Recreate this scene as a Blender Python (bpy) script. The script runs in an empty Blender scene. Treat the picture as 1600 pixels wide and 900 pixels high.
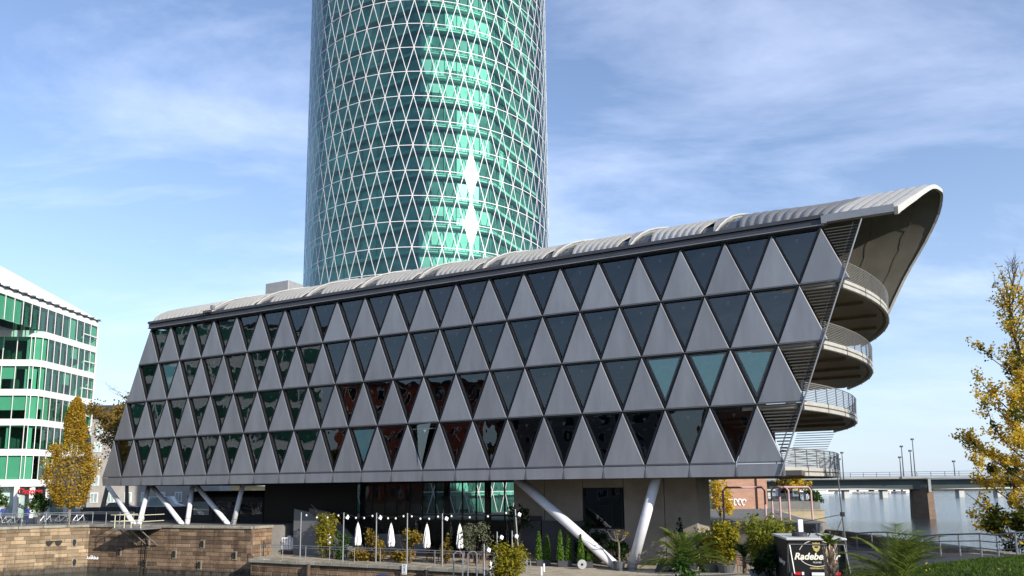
import bpy, math, random
from mathutils import Vector, Matrix, Euler
from math import sin, cos, pi, radians, sqrt, atan2, hypot
random.seed(7)
SC = bpy.context.scene
COL = SC.collection
# ------------------------------------------------------------------ camera
CZ = 7.2                        # eye height above the water (z = 0)
FPX, PY0, PITCH, ROLL = 1150.0, 600.0, 0.1409, -0.0090
R0 = Vector((1, 0, 0)); D0 = Vector((0, cos(PITCH), sin(PITCH))); U0 = Vector((0, -sin(PITCH), cos(PITCH)))
CR = R0 * cos(ROLL) + U0 * sin(ROLL)
CU = U0 * cos(ROLL) - R0 * sin(ROLL)
cd = bpy.data.cameras.new('camera'); cam = bpy.data.objects.new('camera', cd); COL.objects.link(cam)
cam.matrix_world = Matrix(((CR.x, CU.x, -D0.x, 0), (CR.y, CU.y, -D0.y, 0), (CR.z, CU.z, -D0.z, CZ), (0, 0, 0, 1)))
cd.sensor_width = 36; cd.lens = FPX / 1600 * 36; cd.shift_y = (PY0 - 450) / 1600
cd.clip_start = 0.1; cd.clip_end = 9000
SC.camera = cam
# ------------------------------------------------------------------ sun, sky, exposure
SUN = Vector((0.649, -0.664, 0.372)).normalized()
SUN_STRENGTH, SKY_STRENGTH, EXPOSURE = 4.6, 0.132, 0.52
sl = bpy.data.lights.new('sun', 'SUN'); sl.energy = SUN_STRENGTH; sl.angle = radians(0.53); sl.color = (1, 0.93, 0.83)
so = bpy.data.objects.new('sun', sl); COL.objects.link(so)
so.rotation_euler = SUN.to_track_quat('Z', 'Y').to_euler(); so.location = (60, -60, 80)
wd = bpy.data.worlds.new('World'); SC.world = wd; wd.use_nodes = True
nt = wd.node_tree; nt.nodes.clear()
def N(t, kind, **kw):
    n = t.nodes.new(kind)
    for k, v in kw.items():
        if k == 'inp':
            for kk, vv in v.items(): n.inputs[kk].default_value = vv
        else: setattr(n, k, v)
    return n
sky = N(nt, 'ShaderNodeTexSky', sky_type='NISHITA', sun_disc=False)
sky.sun_elevation = math.asin(SUN.z); sky.sun_rotation = atan2(SUN.x, SUN.y)
sky.air_density = 1.0; sky.dust_density = 0.05; sky.ozone_density = 1.2
tc = N(nt, 'ShaderNodeTexCoord'); sep = N(nt, 'ShaderNodeSeparateXYZ')
nt.links.new(tc.outputs['Generated'], sep.inputs[0])
zz = N(nt, 'ShaderNodeMath', operation='MAXIMUM'); zz.inputs[1].default_value = 0.0
nt.links.new(sep.outputs[2], zz.inputs[0])
za = N(nt, 'ShaderNodeMath', operation='ADD'); za.inputs[1].default_value = 0.22; nt.links.new(zz.outputs[0], za.inputs[0])
dx = N(nt, 'ShaderNodeMath', operation='DIVIDE'); dy = N(nt, 'ShaderNodeMath', operation='DIVIDE')
nt.links.new(sep.outputs[0], dx.inputs[0]); nt.links.new(za.outputs[0], dx.inputs[1])
nt.links.new(sep.outputs[1], dy.inputs[0]); nt.links.new(za.outputs[0], dy.inputs[1])
cmb = N(nt, 'ShaderNodeCombineXYZ'); nt.links.new(dx.outputs[0], cmb.inputs[0]); nt.links.new(dy.outputs[0], cmb.inputs[1])
mp = N(nt, 'ShaderNodeMapping'); mp.inputs['Rotation'].default_value = (0, 0, radians(38)); mp.inputs['Scale'].default_value = (0.6, 1.25, 1)
mp.inputs['Location'].default_value = (3.1, 0.7, 0)
nt.links.new(cmb.outputs[0], mp.inputs[0])
n1 = N(nt, 'ShaderNodeTexNoise', inp={'Scale': 1.9, 'Detail': 9, 'Roughness': 0.6, 'Distortion': 0.35})
nt.links.new(mp.outputs[0], n1.inputs['Vector'])
r1 = N(nt, 'ShaderNodeValToRGB'); r1.color_ramp.elements[0].position = 0.44; r1.color_ramp.elements[1].position = 0.86; r1.color_ramp.elements[0].color = (.03, .03, .03, 1)
nt.links.new(n1.outputs[0], r1.inputs[0])
cf = N(nt, 'ShaderNodeMath', operation='MULTIPLY'); cf.inputs[1].default_value = 0.62; nt.links.new(r1.outputs[0], cf.inputs[0])
mx = N(nt, 'ShaderNodeMixRGB'); nt.links.new(cf.outputs[0], mx.inputs[0]); nt.links.new(sky.outputs[0], mx.inputs[1])
mx.inputs[2].default_value = (7.2, 7.6, 8.4, 1)
hz1 = N(nt, 'ShaderNodeMath', operation='MULTIPLY'); hz1.inputs[1].default_value = -5.5; nt.links.new(zz.outputs[0], hz1.inputs[0])
hz2 = N(nt, 'ShaderNodeMath', operation='EXPONENT'); nt.links.new(hz1.outputs[0], hz2.inputs[0])
hz3 = N(nt, 'ShaderNodeMath', operation='MULTIPLY'); hz3.inputs[1].default_value = 0.92; nt.links.new(hz2.outputs[0], hz3.inputs[0])
tint = N(nt, 'ShaderNodeMixRGB', blend_type='MULTIPLY'); tint.inputs[0].default_value = 1; tint.inputs[2].default_value = (1.03, 1.06, 1.20, 1); nt.links.new(mx.outputs[0], tint.inputs[1])
hz = N(nt, 'ShaderNodeMixRGB'); nt.links.new(hz3.outputs[0], hz.inputs[0]); nt.links.new(tint.outputs[0], hz.inputs[1]); hz.inputs[2].default_value = (3.1, 3.85, 4.9, 1)
bg = N(nt, 'ShaderNodeBackground'); bg.inputs[1].default_value = SKY_STRENGTH
wo = N(nt, 'ShaderNodeOutputWorld')
nt.links.new(hz.outputs[0], bg.inputs[0]); nt.links.new(bg.outputs[0], wo.inputs[0])
SC.view_settings.view_transform = 'Standard'; SC.view_settings.look = 'None'
SC.view_settings.exposure = EXPOSURE; SC.view_settings.gamma = 1; SC.view_settings.use_curve_mapping = False
SC.render.engine = 'CYCLES'
SC.cycles.max_bounces = 7; SC.cycles.transparent_max_bounces = 24; SC.cycles.glossy_bounces = 4; SC.cycles.diffuse_bounces = 3
SC.cycles.caustics_reflective = False; SC.cycles.caustics_refractive = False
SC.cycles.use_denoising = True

# ------------------------------------------------------------------ placing helpers
def ray(px, py):
    x, y = (px - 800) / FPX, (py - PY0) / FPX
    return CR * x - CU * y + D0
def W(px, py, Y):                # the point seen at a pixel, Y metres ahead
    r = ray(px, py); k = Y / r.y
    return Vector((r.x * k, Y, CZ + r.z * k))
def WZ(px, py, z):               # the point seen at a pixel on the level z
    r = ray(px, py); k = (z - CZ) / r.z
    return Vector((r.x * k, r.y * k, z))
AL = 0.4621; MOD = 2.876
BX, BY = -8.08, 56.66
def B(s, d, z):                  # bridge building frame: s along the front, d behind it
    return Vector((BX + s * cos(AL) + d * sin(AL), BY - s * sin(AL) + d * cos(AL), z))

# ------------------------------------------------------------------ mesh helpers
class MB:
    def __init__(self): self.v = []; self.f = []
    def add(self, vs, fs):
        o = len(self.v); self.v += [tuple(p) for p in vs]; self.f += [tuple(i + o for i in f) for f in fs]; return self
    def poly(self, *ps): return self.add(ps, [tuple(range(len(ps)))])
    def box(self, c, s, rz=0.0, M=None):
        hx, hy, hz = s[0] / 2, s[1] / 2, s[2] / 2
        vs = [Vector((x, y, z)) for z in (-hz, hz) for x, y in ((-hx, -hy), (hx, -hy), (hx, hy), (-hx, hy))]
        if M is not None: vs = [M @ p for p in vs]
        elif rz: vs = [Matrix.Rotation(rz, 3, 'Z') @ p for p in vs]
        c = Vector(c)
        return self.add([p + c for p in vs], [(3, 2, 1, 0), (4, 5, 6, 7), (0, 1, 5, 4), (1, 2, 6, 5), (2, 3, 7, 6), (3, 0, 4, 7)])
    def bbox(self, c, s, b=0.02):         # box with chamfered edges on all sides
        hx, hy, hz = s[0] / 2, s[1] / 2, s[2] / 2
        rings = []
        for z, i in ((-hz, b), (-hz + b, 0), (hz - b, 0), (hz, b)):
            x, y = hx - i, hy - i
            rings.append([(x - b, -y), (x, -y + b), (x, y - b), (x - b, y), (-x + b, y), (-x, y - b), (-x, -y + b), (-x + b, -y)])
            rings[-1] = [(p[0] + c[0], p[1] + c[1], z + c[2]) for p in rings[-1]]
        return self.loft(rings, True, True)
    def loft(self, rings, cap0=False, cap1=False, closed=True):
        n = len(rings[0]); vs = [p for r in rings for p in r]; fs = []
        for i in range(len(rings) - 1):
            for j in range(n if closed else n - 1):
                a = i * n + j; b = i * n + (j + 1) % n
                fs.append((a, b, b + n, a + n))
        if cap0: fs.append(tuple(range(n - 1, -1, -1)))
        if cap1: fs.append(tuple((len(rings) - 1) * n + j for j in range(n)))
        return self.add(vs, fs)
    def tube(self, p0, p1, r0, r1=None, n=8, cap=True):
        return self.path([p0, p1], [r0, r0 if r1 is None else r1], n, cap)
    def path(self, pts, rad, n=6, cap=True):
        pts = [Vector(p) for p in pts]
        if not isinstance(rad, (list, tuple)): rad = [rad] * len(pts)
        t = (pts[1] - pts[0]).normalized()
        a = Vector((0, 0, 1)) if abs(t.z) < 0.9 else Vector((1, 0, 0))
        u = t.cross(a).normalized(); rings = []
        for i, p in enumerate(pts):
            if i == 0: tt = t
            elif i == len(pts) - 1: tt = (pts[i] - pts[i - 1]).normalized()
            else: tt = (pts[i + 1] - pts[i - 1]).normalized()
            u = (u - tt * u.dot(tt)); u = u.normalized() if u.length > 1e-6 else tt.orthogonal().normalized()
            w = tt.cross(u)
            rings.append([p + (u * cos(2 * pi * k / n) + w * sin(2 * pi * k / n)) * rad[i] for k in range(n)])
        return self.loft(rings, cap, cap)
    def bar(self, p0, p1, w, h, up=Vector((0, 0, 1))):   # rectangular bar, w across, h along up
        p0, p1 = Vector(p0), Vector(p1); t = (p1 - p0).normalized(); x = t.cross(up)
        x = x.normalized() if x.length > 1e-5 else t.orthogonal().normalized(); u = x.cross(t).normalized()
        r = lambda p: [p + x * a * w / 2 + u * b * h / 2 for a, b in ((-1, -1), (1, -1), (1, 1), (-1, 1))]
        return self.loft([r(p0), r(p1)], True, True)
    def lathe(self, c, prof, n=14):
        c = Vector(c); rings = [[c + Vector((r * cos(2 * pi * k / n), r * sin(2 * pi * k / n), z)) for k in range(n)] for r, z in prof]
        return self.loft(rings, True, True)
    def extr(self, poly, vec):            # planar polygon pushed along vec
        vec = Vector(vec); n = len(poly); a = [Vector(p) for p in poly]
        return self.add(a + [p + vec for p in a], [tuple(range(n - 1, -1, -1)), tuple(range(n, 2 * n))] + [(i, (i + 1) % n, (i + 1) % n + n, i + n) for i in range(n)])
    def mesh(self, name, m, smooth=False):
        me = bpy.data.meshes.new(name); me.from_pydata(self.v, [], self.f); me.validate()
        if isinstance(m, (list, tuple)):
            for q in m: me.materials.append(q)
        elif m: me.materials.append(m)
        if smooth:
            me.polygons.foreach_set('use_smooth', [True] * len(me.polygons))
        me.update(); return me
    def build(self, name, m, parent=None, smooth=False, fixn=True):
        me = self.mesh(name, m, smooth)
        if fixn: fix_normals(me)
        return put(name, me, parent)
import bmesh
def fix_normals(me):
    bm = bmesh.new(); bm.from_mesh(me); bmesh.ops.recalc_face_normals(bm, faces=bm.faces); bm.to_mesh(me); bm.free()
def put(name, me, parent=None, loc=None, rz=None, scale=None):
    o = bpy.data.objects.new(name, me); COL.objects.link(o)
    if parent is not None: o.parent = parent
    if loc is not None: o.location = loc
    if rz is not None: o.rotation_euler = (0, 0, rz)
    if scale is not None: o.scale = scale
    return o
def tag(o, label=None, cat=None, group=None, kind=None):
    if label: o['label'] = label
    if cat: o['category'] = cat
    if group: o['group'] = group
    if kind: o['kind'] = kind
    return o
def thing(name, label, cat, loc=(0, 0, 0), rz=0.0, group=None):
    o = bpy.data.objects.new(name, None); COL.objects.link(o); o.location = loc; o.rotation_euler = (0, 0, rz)
    o.empty_display_size = 0.3
    return tag(o, label, cat, group)
def copy_tree(o, parent=None):
    c = o.copy(); COL.objects.link(c); c.parent = parent
    for ch in list(o.children): copy_tree(ch, c)
    return c

# ------------------------------------------------------------------ materials
def mat(name, col, rough=0.6, metal=0.0, spec=0.5, var=0.12, scale=3.0, bump=0.0, bscale=40.0, rnd=0.0, col2=None, emit=0.0, stretch=None, pos=False):
    m = bpy.data.materials.new(name); m.use_nodes = True; t = m.node_tree
    p = t.nodes['Principled BSDF']
    p.inputs['Roughness'].default_value = rough; p.inputs['Metallic'].default_value = metal
    p.inputs['Specular IOR Level'].default_value = spec
    c = N(t, 'ShaderNodeTexCoord'); v = c.outputs['Object']
    if pos: v = N(t, 'ShaderNodeNewGeometry').outputs['Position']
    if stretch:
        mpn = N(t, 'ShaderNodeMapping'); mpn.inputs['Scale'].default_value = stretch; t.links.new(v, mpn.inputs[0]); v = mpn.outputs[0]
    out = None
    if var or col2:
        n = N(t, 'ShaderNodeTexNoise', inp={'Scale': scale, 'Detail': 5, 'Roughness': 0.6}); t.links.new(v, n.inputs['Vector'])
        r = N(t, 'ShaderNodeValToRGB'); r.color_ramp.elements[0].position = 0.3; r.color_ramp.elements[1].position = 0.7
        a = col2 if col2 else tuple(x * (1 - var) for x in col); b = col if col2 else tuple(min(1, x * (1 + var)) for x in col)
        r.color_ramp.elements[0].color = (*a, 1); r.color_ramp.elements[1].color = (*b, 1)
        t.links.new(n.outputs[0], r.inputs[0]); out = r.outputs[0]
    if rnd:
        oi = N(t, 'ShaderNodeObjectInfo'); mr = N(t, 'ShaderNodeMapRange'); mr.inputs[3].default_value = 1 - rnd; mr.inputs[4].default_value = 1 + rnd
        t.links.new(oi.outputs['Random'], mr.inputs[0])
        mu = N(t, 'ShaderNodeMixRGB', blend_type='MULTIPLY'); mu.inputs[0].default_value = 1
        if out is not None: t.links.new(out, mu.inputs[1])
        else: mu.inputs[1].default_value = (*col, 1)
        t.links.new(mr.outputs[0], mu.inputs[2]); out = mu.outputs[0]
    if out is not None: t.links.new(out, p.inputs['Base Color'])
    else: p.inputs['Base Color'].default_value = (*col, 1)
    if bump:
        bn = N(t, 'ShaderNodeTexNoise', inp={'Scale': bscale, 'Detail': 4}); t.links.new(v, bn.inputs['Vector'])
        bp = N(t, 'ShaderNodeBump'); bp.inputs['Strength'].default_value = bump; bp.inputs['Distance'].default_value = 0.05
        t.links.new(bn.outputs[0], bp.inputs['Height']); t.links.new(bp.outputs[0], p.inputs['Normal'])
    if emit:
        p.inputs['Emission Color'].default_value = (*col, 1); p.inputs['Emission Strength'].default_value = emit
    return m
def glass(name, tint, rough=0.02, ior=1.5, boost=1.0, base=0.0, wave=0.0, wscale=0.6, gcol=(1, 1, 1)):
    m = bpy.data.materials.new(name); m.use_nodes = True; t = m.node_tree; t.nodes.clear()
    tr = N(t, 'ShaderNodeBsdfTransparent'); tr.inputs[0].default_value = (*tint, 1)
    gl = N(t, 'ShaderNodeBsdfGlossy', distribution='BECKMANN'); gl.inputs['Roughness'].default_value = rough; gl.inputs[0].default_value = (*gcol, 1)
    fr = N(t, 'ShaderNodeFresnel'); fr.inputs[0].default_value = ior
    ma = N(t, 'ShaderNodeMath', operation='MULTIPLY_ADD', use_clamp=True); ma.inputs[1].default_value = boost; ma.inputs[2].default_value = base
    t.links.new(fr.outputs[0], ma.inputs[0])
    if wave:
        c = N(t, 'ShaderNodeTexCoord'); oi = N(t, 'ShaderNodeObjectInfo')
        va = N(t, 'ShaderNodeVectorMath', operation='MULTIPLY_ADD'); va.inputs[1].default_value = (1, 1, 1)
        t.links.new(c.outputs['Object'], va.inputs[0])
        sc_ = N(t, 'ShaderNodeVectorMath', operation='SCALE'); sc_.inputs[0].default_value = (37, 11, 23); t.links.new(oi.outputs['Random'], sc_.inputs['Scale'])
        t.links.new(sc_.outputs[0], va.inputs[2])
        bn = N(t, 'ShaderNodeTexNoise', inp={'Scale': wscale, 'Detail': 1.5}); t.links.new(va.outputs[0], bn.inputs['Vector'])
        bp = N(t, 'ShaderNodeBump'); bp.inputs['Strength'].default_value = 1.0; bp.inputs['Distance'].default_value = wave
        t.links.new(bn.outputs[0], bp.inputs['Height']); t.links.new(bp.outputs[0], gl.inputs['Normal'])
    ms = N(t, 'ShaderNodeMixShader'); o = N(t, 'ShaderNodeOutputMaterial')
    t.links.new(ma.outputs[0], ms.inputs[0]); t.links.new(tr.outputs[0], ms.inputs[1]); t.links.new(gl.outputs[0], ms.inputs[2]); t.links.new(ms.outputs[0], o.inputs[0])
    return m
def leafmat(name, c1, c2, trans=0.35, scale=1.3):
    m = bpy.data.materials.new(name); m.use_nodes = True; t = m.node_tree; t.nodes.clear()
    c = N(t, 'ShaderNodeTexCoord'); n = N(t, 'ShaderNodeTexNoise', inp={'Scale': scale, 'Detail': 6, 'Roughness': 0.7})
    t.links.new(c.outputs['Object'], n.inputs['Vector'])
    r = N(t, 'ShaderNodeValToRGB'); r.color_ramp.elements[0].position = 0.36; r.color_ramp.elements[1].position = 0.64
    r.color_ramp.elements[0].color = (*c1, 1); r.color_ramp.elements[1].color = (*c2, 1); t.links.new(n.outputs[0], r.inputs[0])
    d = N(t, 'ShaderNodeBsdfDiffuse'); tl = N(t, 'ShaderNodeBsdfTranslucent'); ms = N(t, 'ShaderNodeMixShader'); ms.inputs[0].default_value = trans
    o = N(t, 'ShaderNodeOutputMaterial')
    t.links.new(r.outputs[0], d.inputs[0]); t.links.new(r.outputs[0], tl.inputs[0])
    t.links.new(d.outputs[0], ms.inputs[1]); t.links.new(tl.outputs[0], ms.inputs[2]); t.links.new(ms.outputs[0], o.inputs[0])
    return m
M = {}
M['panel'] = mat('panel_metal', (0.215, 0.223, 0.240), 0.42, 0.25, 0.5, 0.14, 0.7, rnd=0.09, bump=0.03, bscale=3, stretch=(1.5, 1.5, .35), pos=True)
M['trim'] = mat('trim_metal', (0.13, 0.132, 0.14), 0.4, 0.4, 0.5, 0.08, 2)
M['darkframe'] = mat('dark_frame', (0.010, 0.0105, 0.012), 0.55, 0.0, 0.25, 0.1, 3)
M['fascia'] = mat('fascia_metal', (0.06, 0.06, 0.066), 0.45, 0.3, 0.5, 0.1, 2)
M['gutter'] = mat('gutter_metal', (0.27, 0.27, 0.275), 0.4, 0.5, 0.5, 0.08, 2)
M['roof'] = mat('roof_sheet', (0.53, 0.525, 0.515), 0.42, 0.25, 0.5, 0.1, 1.2)
M['skyl'] = mat('skylight_glass', (0.05, 0.055, 0.065), 0.15, 0, 0.6, 0.2, 1)
M['brail'] = mat('balcony_rail', (0.34, 0.33, 0.31), 0.4, 0.4, 0.5, 0.1, 4)
M['roofgrey'] = mat('dormer_sheet', (0.30, 0.295, 0.285), 0.5, 0.2, 0.5, 0.1, 2)
M['roofshade'] = mat('roof_sheet_shaded', (0.27, 0.27, 0.265), 0.45, 0.3, 0.5, 0.12, 1.2)  # same metal as the other bays, darkened for the steeper, less sunlit one
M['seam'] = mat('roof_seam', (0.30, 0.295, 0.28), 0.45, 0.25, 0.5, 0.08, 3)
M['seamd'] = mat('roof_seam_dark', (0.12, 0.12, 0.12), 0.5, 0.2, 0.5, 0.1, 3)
M['rim'] = mat('roof_rim', (0.50, 0.485, 0.44), 0.5, 0.0, 0.5, 0.12, 3)
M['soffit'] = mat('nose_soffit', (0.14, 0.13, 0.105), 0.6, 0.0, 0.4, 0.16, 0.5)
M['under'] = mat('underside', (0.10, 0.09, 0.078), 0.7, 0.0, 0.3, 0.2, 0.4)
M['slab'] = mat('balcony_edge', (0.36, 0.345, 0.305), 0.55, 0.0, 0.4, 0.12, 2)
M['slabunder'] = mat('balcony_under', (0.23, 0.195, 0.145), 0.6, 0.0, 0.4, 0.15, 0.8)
M['rail'] = mat('rail_steel', (0.15, 0.148, 0.145), 0.4, 0.6, 0.5, 0.1, 4)
M['louvre'] = mat('louvre_slat', (0.13, 0.128, 0.122), 0.5, 0.3, 0.5, 0.1, 2)
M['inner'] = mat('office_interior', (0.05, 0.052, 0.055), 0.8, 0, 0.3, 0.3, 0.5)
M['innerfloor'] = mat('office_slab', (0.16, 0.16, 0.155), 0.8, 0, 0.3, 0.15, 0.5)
M['white'] = mat('white_paint', (0.80, 0.80, 0.80), 0.5, 0, 0.4, 0.04, 2)
M['tubewhite'] = mat('tube_paint', (0.66, 0.66, 0.69), 0.38, 0, 0.5, 0.07, 1.2)
M['glassb'] = glass('facade_glass', (0.42, 0.50, 0.50), 0.012, 1.55, 1.7, 0.05, wave=0.016, wscale=0.55, gcol=(0.53, 0.58, 0.60))
M['glassc'] = glass('facade_glass_clear', (0.88, 0.95, 0.93), 0.012, 1.5, 1.0, 0.02, wave=0.012, wscale=0.55)
M['blind'] = mat('teal_blind', (0.58, 0.92, 0.86), 0.7, 0, 0.2, 0.06, 2)
M['blindgreen'] = mat('green_blind', (0.10, 0.30, 0.22), 0.7, 0, 0.2, 0.1, 2)
M['lampw'] = mat('lamp_white', (0.75, 0.76, 0.78), 0.5, 0, 0.3, 0.0)
M['tglass'] = glass('tower_glass', (0.52, 0.88, 0.79), 0.135, 1.5, 1.05, 0.015, gcol=(0.74, 0.95, 0.97))
M['tframe'] = mat('tower_frame', (0.74, 0.70, 0.69), 0.45, 0, 0.5, 0.04, 0.5)
M['tslab'] = mat('tower_slab_edge', (0.64, 0.72, 0.66), 0.6, 0, 0.4, 0.08, 1)
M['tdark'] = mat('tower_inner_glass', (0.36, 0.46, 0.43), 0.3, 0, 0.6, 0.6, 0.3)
M['tdark2'] = mat('tower_inner_glass_dark', (0.12, 0.175, 0.16), 0.25, 0, 0.6, 0.6, 0.3)  # same inner glass, coloured darker to offset direct sun on the lit walls
M['tblind'] = mat('tower_blind', (0.60, 0.68, 0.63), 0.7, 0, 0.3, 0.1, 0.7)
M['tmull'] = mat('tower_inner_mullion', (0.34, 0.42, 0.38), 0.5, 0, 0.4, 0.1, 1)
M['tcore'] = mat('tower_core', (0.16, 0.19, 0.18), 0.7, 0, 0.4, 0.2, 0.4)
# ================================================================== bridge building
LZ = [22.85, 19.416, 15.816, 12.216, 8.616]
BOT = 7.80
BB = thing('bridge_building', 'long grey office building of triangular panels and windows raised on white tubes', 'building', (BX, BY, 0), -AL)
def nS(n): return (n - 10) * MOD
def tri_ring(w, h, inset, down):
    # corners of an isosceles triangle in x,z with its sides moved in by inset; base at z=0 (up) or top z=h (down)
    L = hypot(w / 2, h)
    hw = w / 2 - inset * (L + w / 2) / h; ap = h - inset * (L / (w / 2))
    if not down: return [(-hw, inset), (hw, inset), (0, ap)]
    return [(-hw, h - inset), (0, h - ap), (hw, h - inset)]
def panel_mesh(h):
    mb = MB(); a = tri_ring(MOD, h, 0.035, False); b = tri_ring(MOD, h, 0.07, False)
    back = [(x, 0.16, z) for x, z in a]; mid = [(x, -0.03, z) for x, z in a]; fr = [(x, -0.05, z) for x, z in b]
    mb.loft([back, mid, fr], True, True); me = mb.mesh('panel', M['panel']); fix_normals(me); return me
def frame_mesh(h):
    mb = MB(); o = tri_ring(MOD, h, 0.03, True); i = tri_ring(MOD, h, 0.13, True)
    f0 = [(x, -0.02, z) for x, z in o]; f1 = [(x, -0.02, z) for x, z in i]; f2 = [(x, 0.20, z) for x, z in i]; f3 = [(x, 0.2, z) for x, z in o]
    mb.loft([f0, f1, f2, f3, f0], False, False); me = mb.mesh('frame', M['darkframe']); fix_normals(me); return me
def pane_mesh(h):
    i = tri_ring(MOD, h, 0.125, True); mb = MB().add([(x, 0.17, z) for x, z in i], [(0, 1, 2)]); return mb.mesh('pane', M['glassb'])
def ceiling_line_mesh(h):                         # added thin bar on the glass, for the bright ceiling edge inside
    mb = MB(); w = MOD * 0.5 - 0.42
    mb.bar((-w, 0.155, h - 0.44), (w, 0.155, h - 0.44), 0.02, 0.045); return mb.mesh('ceiling_line', M['brail'])
def blind_mesh(h, key):
    i = tri_ring(MOD, h, 0.27, True); return MB().add([(x, 0.20, z) for x, z in i], [(0, 1, 2)]).mesh('blind', M[key])
lamp_me = MB().add([(-0.13, 0.19, 0.12), (0.13, 0.19, 0.12), (0, 0.18, -0.12), (-0.1, 0.30, 0.12), (0.1, 0.30, 0.12)], [(0, 2, 1), (0, 3, 2), (1, 2, 4), (3, 4, 2), (0, 1, 4, 3)]).mesh('ceiling_lamp', M['lampw'])
PM = {}
for r in range(4):
    h = LZ[r] - LZ[r + 1]; k = round(h, 2)
    if k not in PM: PM[k] = (panel_mesh(h), frame_mesh(h), pane_mesh(h), ceiling_line_mesh(h), blind_mesh(h, 'blind'), blind_mesh(h, 'blindgreen'))
    pm, fm, gm, bm_, bl, blg = PM[k]
    for i in range(22):
        po_ = put('panel', pm, BB, (nS(-0.5 - 0.5 * r + i), random.uniform(-.008, .008), LZ[r + 1])); po_.rotation_euler = (random.gauss(0, .0022), 0, random.gauss(0, .0035))
    for i in range(21):
        n = -0.5 - 0.5 * r + i + 0.5
        wdo = put('window', fm, BB, (nS(n), 0, LZ[r + 1]))
        pn_ = put('pane', gm, wdo)
        if (r, i) == (3, 12): pn_.rotation_euler = (0, 0, -0.42); pn_.location = (-.1, -.35, 0); pn_['label'] = 'pane swung open'; put('ceiling_line', bm_, wdo)
        put('ceiling_lamp', lamp_me, wdo, (0, 0, h - 0.62))
        if (r, i) in ((2, 18), (2, 19), (2, 20), (3, 10), (1, 1)): put('blind', bl, wdo); pn_.data = pn_.data.copy(); pn_.data.materials.clear(); pn_.data.materials.append(M['glassc'])
        elif (r, i) in ((2, 0), (0, 1), (0, 2), (2, 1), (0, 0), (0, 3)): put('blind', blg, wdo)
# horizontal joint strips between the rows
for r in range(5):
    a, b = nS(-0.5 - 0.5 * r), nS(20.5 - 0.5 * r + (1.0 if r else 0))
    MB().box(((a + b) / 2, -0.01, LZ[r]), (b - a, 0.11, 0.05)).build('joint_strip', M['trim'], BB)
# skirt below the panels
for i in range(22):
    a, b = nS(-2.5 + i), nS(-1.5 + i)
    if i == 0: poly = [(a + 0.03, -0.03, LZ[4] - 0.06), (b - 0.03, -0.03, LZ[4] - 0.06), (b - 0.03, -0.03, BOT), (a + 0.2, -0.03, BOT)]
    else: poly = [(a + 0.03, -0.03, LZ[4] - 0.06), (b - 0.03, -0.03, LZ[4] - 0.06), (b - 0.03, -0.03, BOT), (a + 0.03, -0.03, BOT)]
    MB().extr(poly, (0, 0.15, 0)).build('skirt_panel', M['panel'], BB)
    if i: MB().add([(a - 0.13, -0.035, BOT + 0.02), (a + 0.13, -0.035, BOT + 0.02), (a, -0.035, LZ[4] - 0.1), (a, -0.06, BOT + 0.02)], [(0, 3, 2), (3, 1, 2), (0, 1, 3), (0, 2, 1)]).build('fin', M['trim'], BB)
DEP = 20.0
PROF = [(0.25, 23.5), (0.55, 24.0), (1.15, 24.5), (2.0, 24.98), (3.3, 25.5), (5.3, 26.15), (7.6, 26.85), (10.4, 27.75), (13.0, 28.4), (15.4, 28.8), (17.0, 28.5), (18.3, 27.3), (19.2, 25.3), (19.8, 22.6), (20.0, 19.4)]
# slabs, inner walls, underside, hidden faces
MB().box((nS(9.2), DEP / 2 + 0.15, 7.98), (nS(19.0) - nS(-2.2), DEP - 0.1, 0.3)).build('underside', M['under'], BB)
for r in range(1, 4):
    a, b = nS(-0.4 - 0.5 * r), nS(19.6 - 0.5 * r)
    MB().box(((a + b) / 2, 4.9, LZ[r] - 0.02), (b - a, 8.9, 0.42)).build('floor_slab', M['innerfloor'], BB)
for r in range(4):
    a, b = nS(-0.3 - 0.5 * (r + 1)), nS(19.4 - 0.5 * (r + 1))
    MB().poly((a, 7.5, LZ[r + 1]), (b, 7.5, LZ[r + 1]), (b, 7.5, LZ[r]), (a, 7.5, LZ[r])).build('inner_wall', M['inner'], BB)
    for i in range(0, 22, 3):
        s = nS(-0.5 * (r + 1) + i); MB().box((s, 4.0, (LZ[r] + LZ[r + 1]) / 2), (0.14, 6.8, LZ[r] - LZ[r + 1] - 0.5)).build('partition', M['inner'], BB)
MB().poly((nS(-0.5), 0.2, LZ[0]), (nS(-2.4), 0.2, BOT), (nS(-2.4), DEP, BOT), (nS(-0.5), DEP, LZ[0] + 2)).build('end_wall', M['panel'], BB)
MB().poly((nS(-0.5), DEP, LZ[0]), (nS(-2.4), DEP, BOT), (nS(17), DEP, BOT), (nS(20), DEP, LZ[0])).build('rear_wall', M['panel'], BB)
MB().poly((nS(-0.5), 0.3, 23.1), (nS(20.5), 0.3, 23.1), (nS(20.5), DEP - 0.3, 23.1), (nS(-0.5), DEP - 0.3, 23.1)).build('top_ceiling', M['inner'], BB)
for r in range(4):                         # glazed end wall on each floor behind the balconies
    s = nS(19.3 - 0.5 * (r + 1)); MB().box((s, 10.2, (LZ[r] + LZ[r + 1]) / 2 - 0.1), (0.2, 19, LZ[r] - LZ[r + 1] - 0.3)).build('end_glazing', M['inner'], BB)
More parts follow.
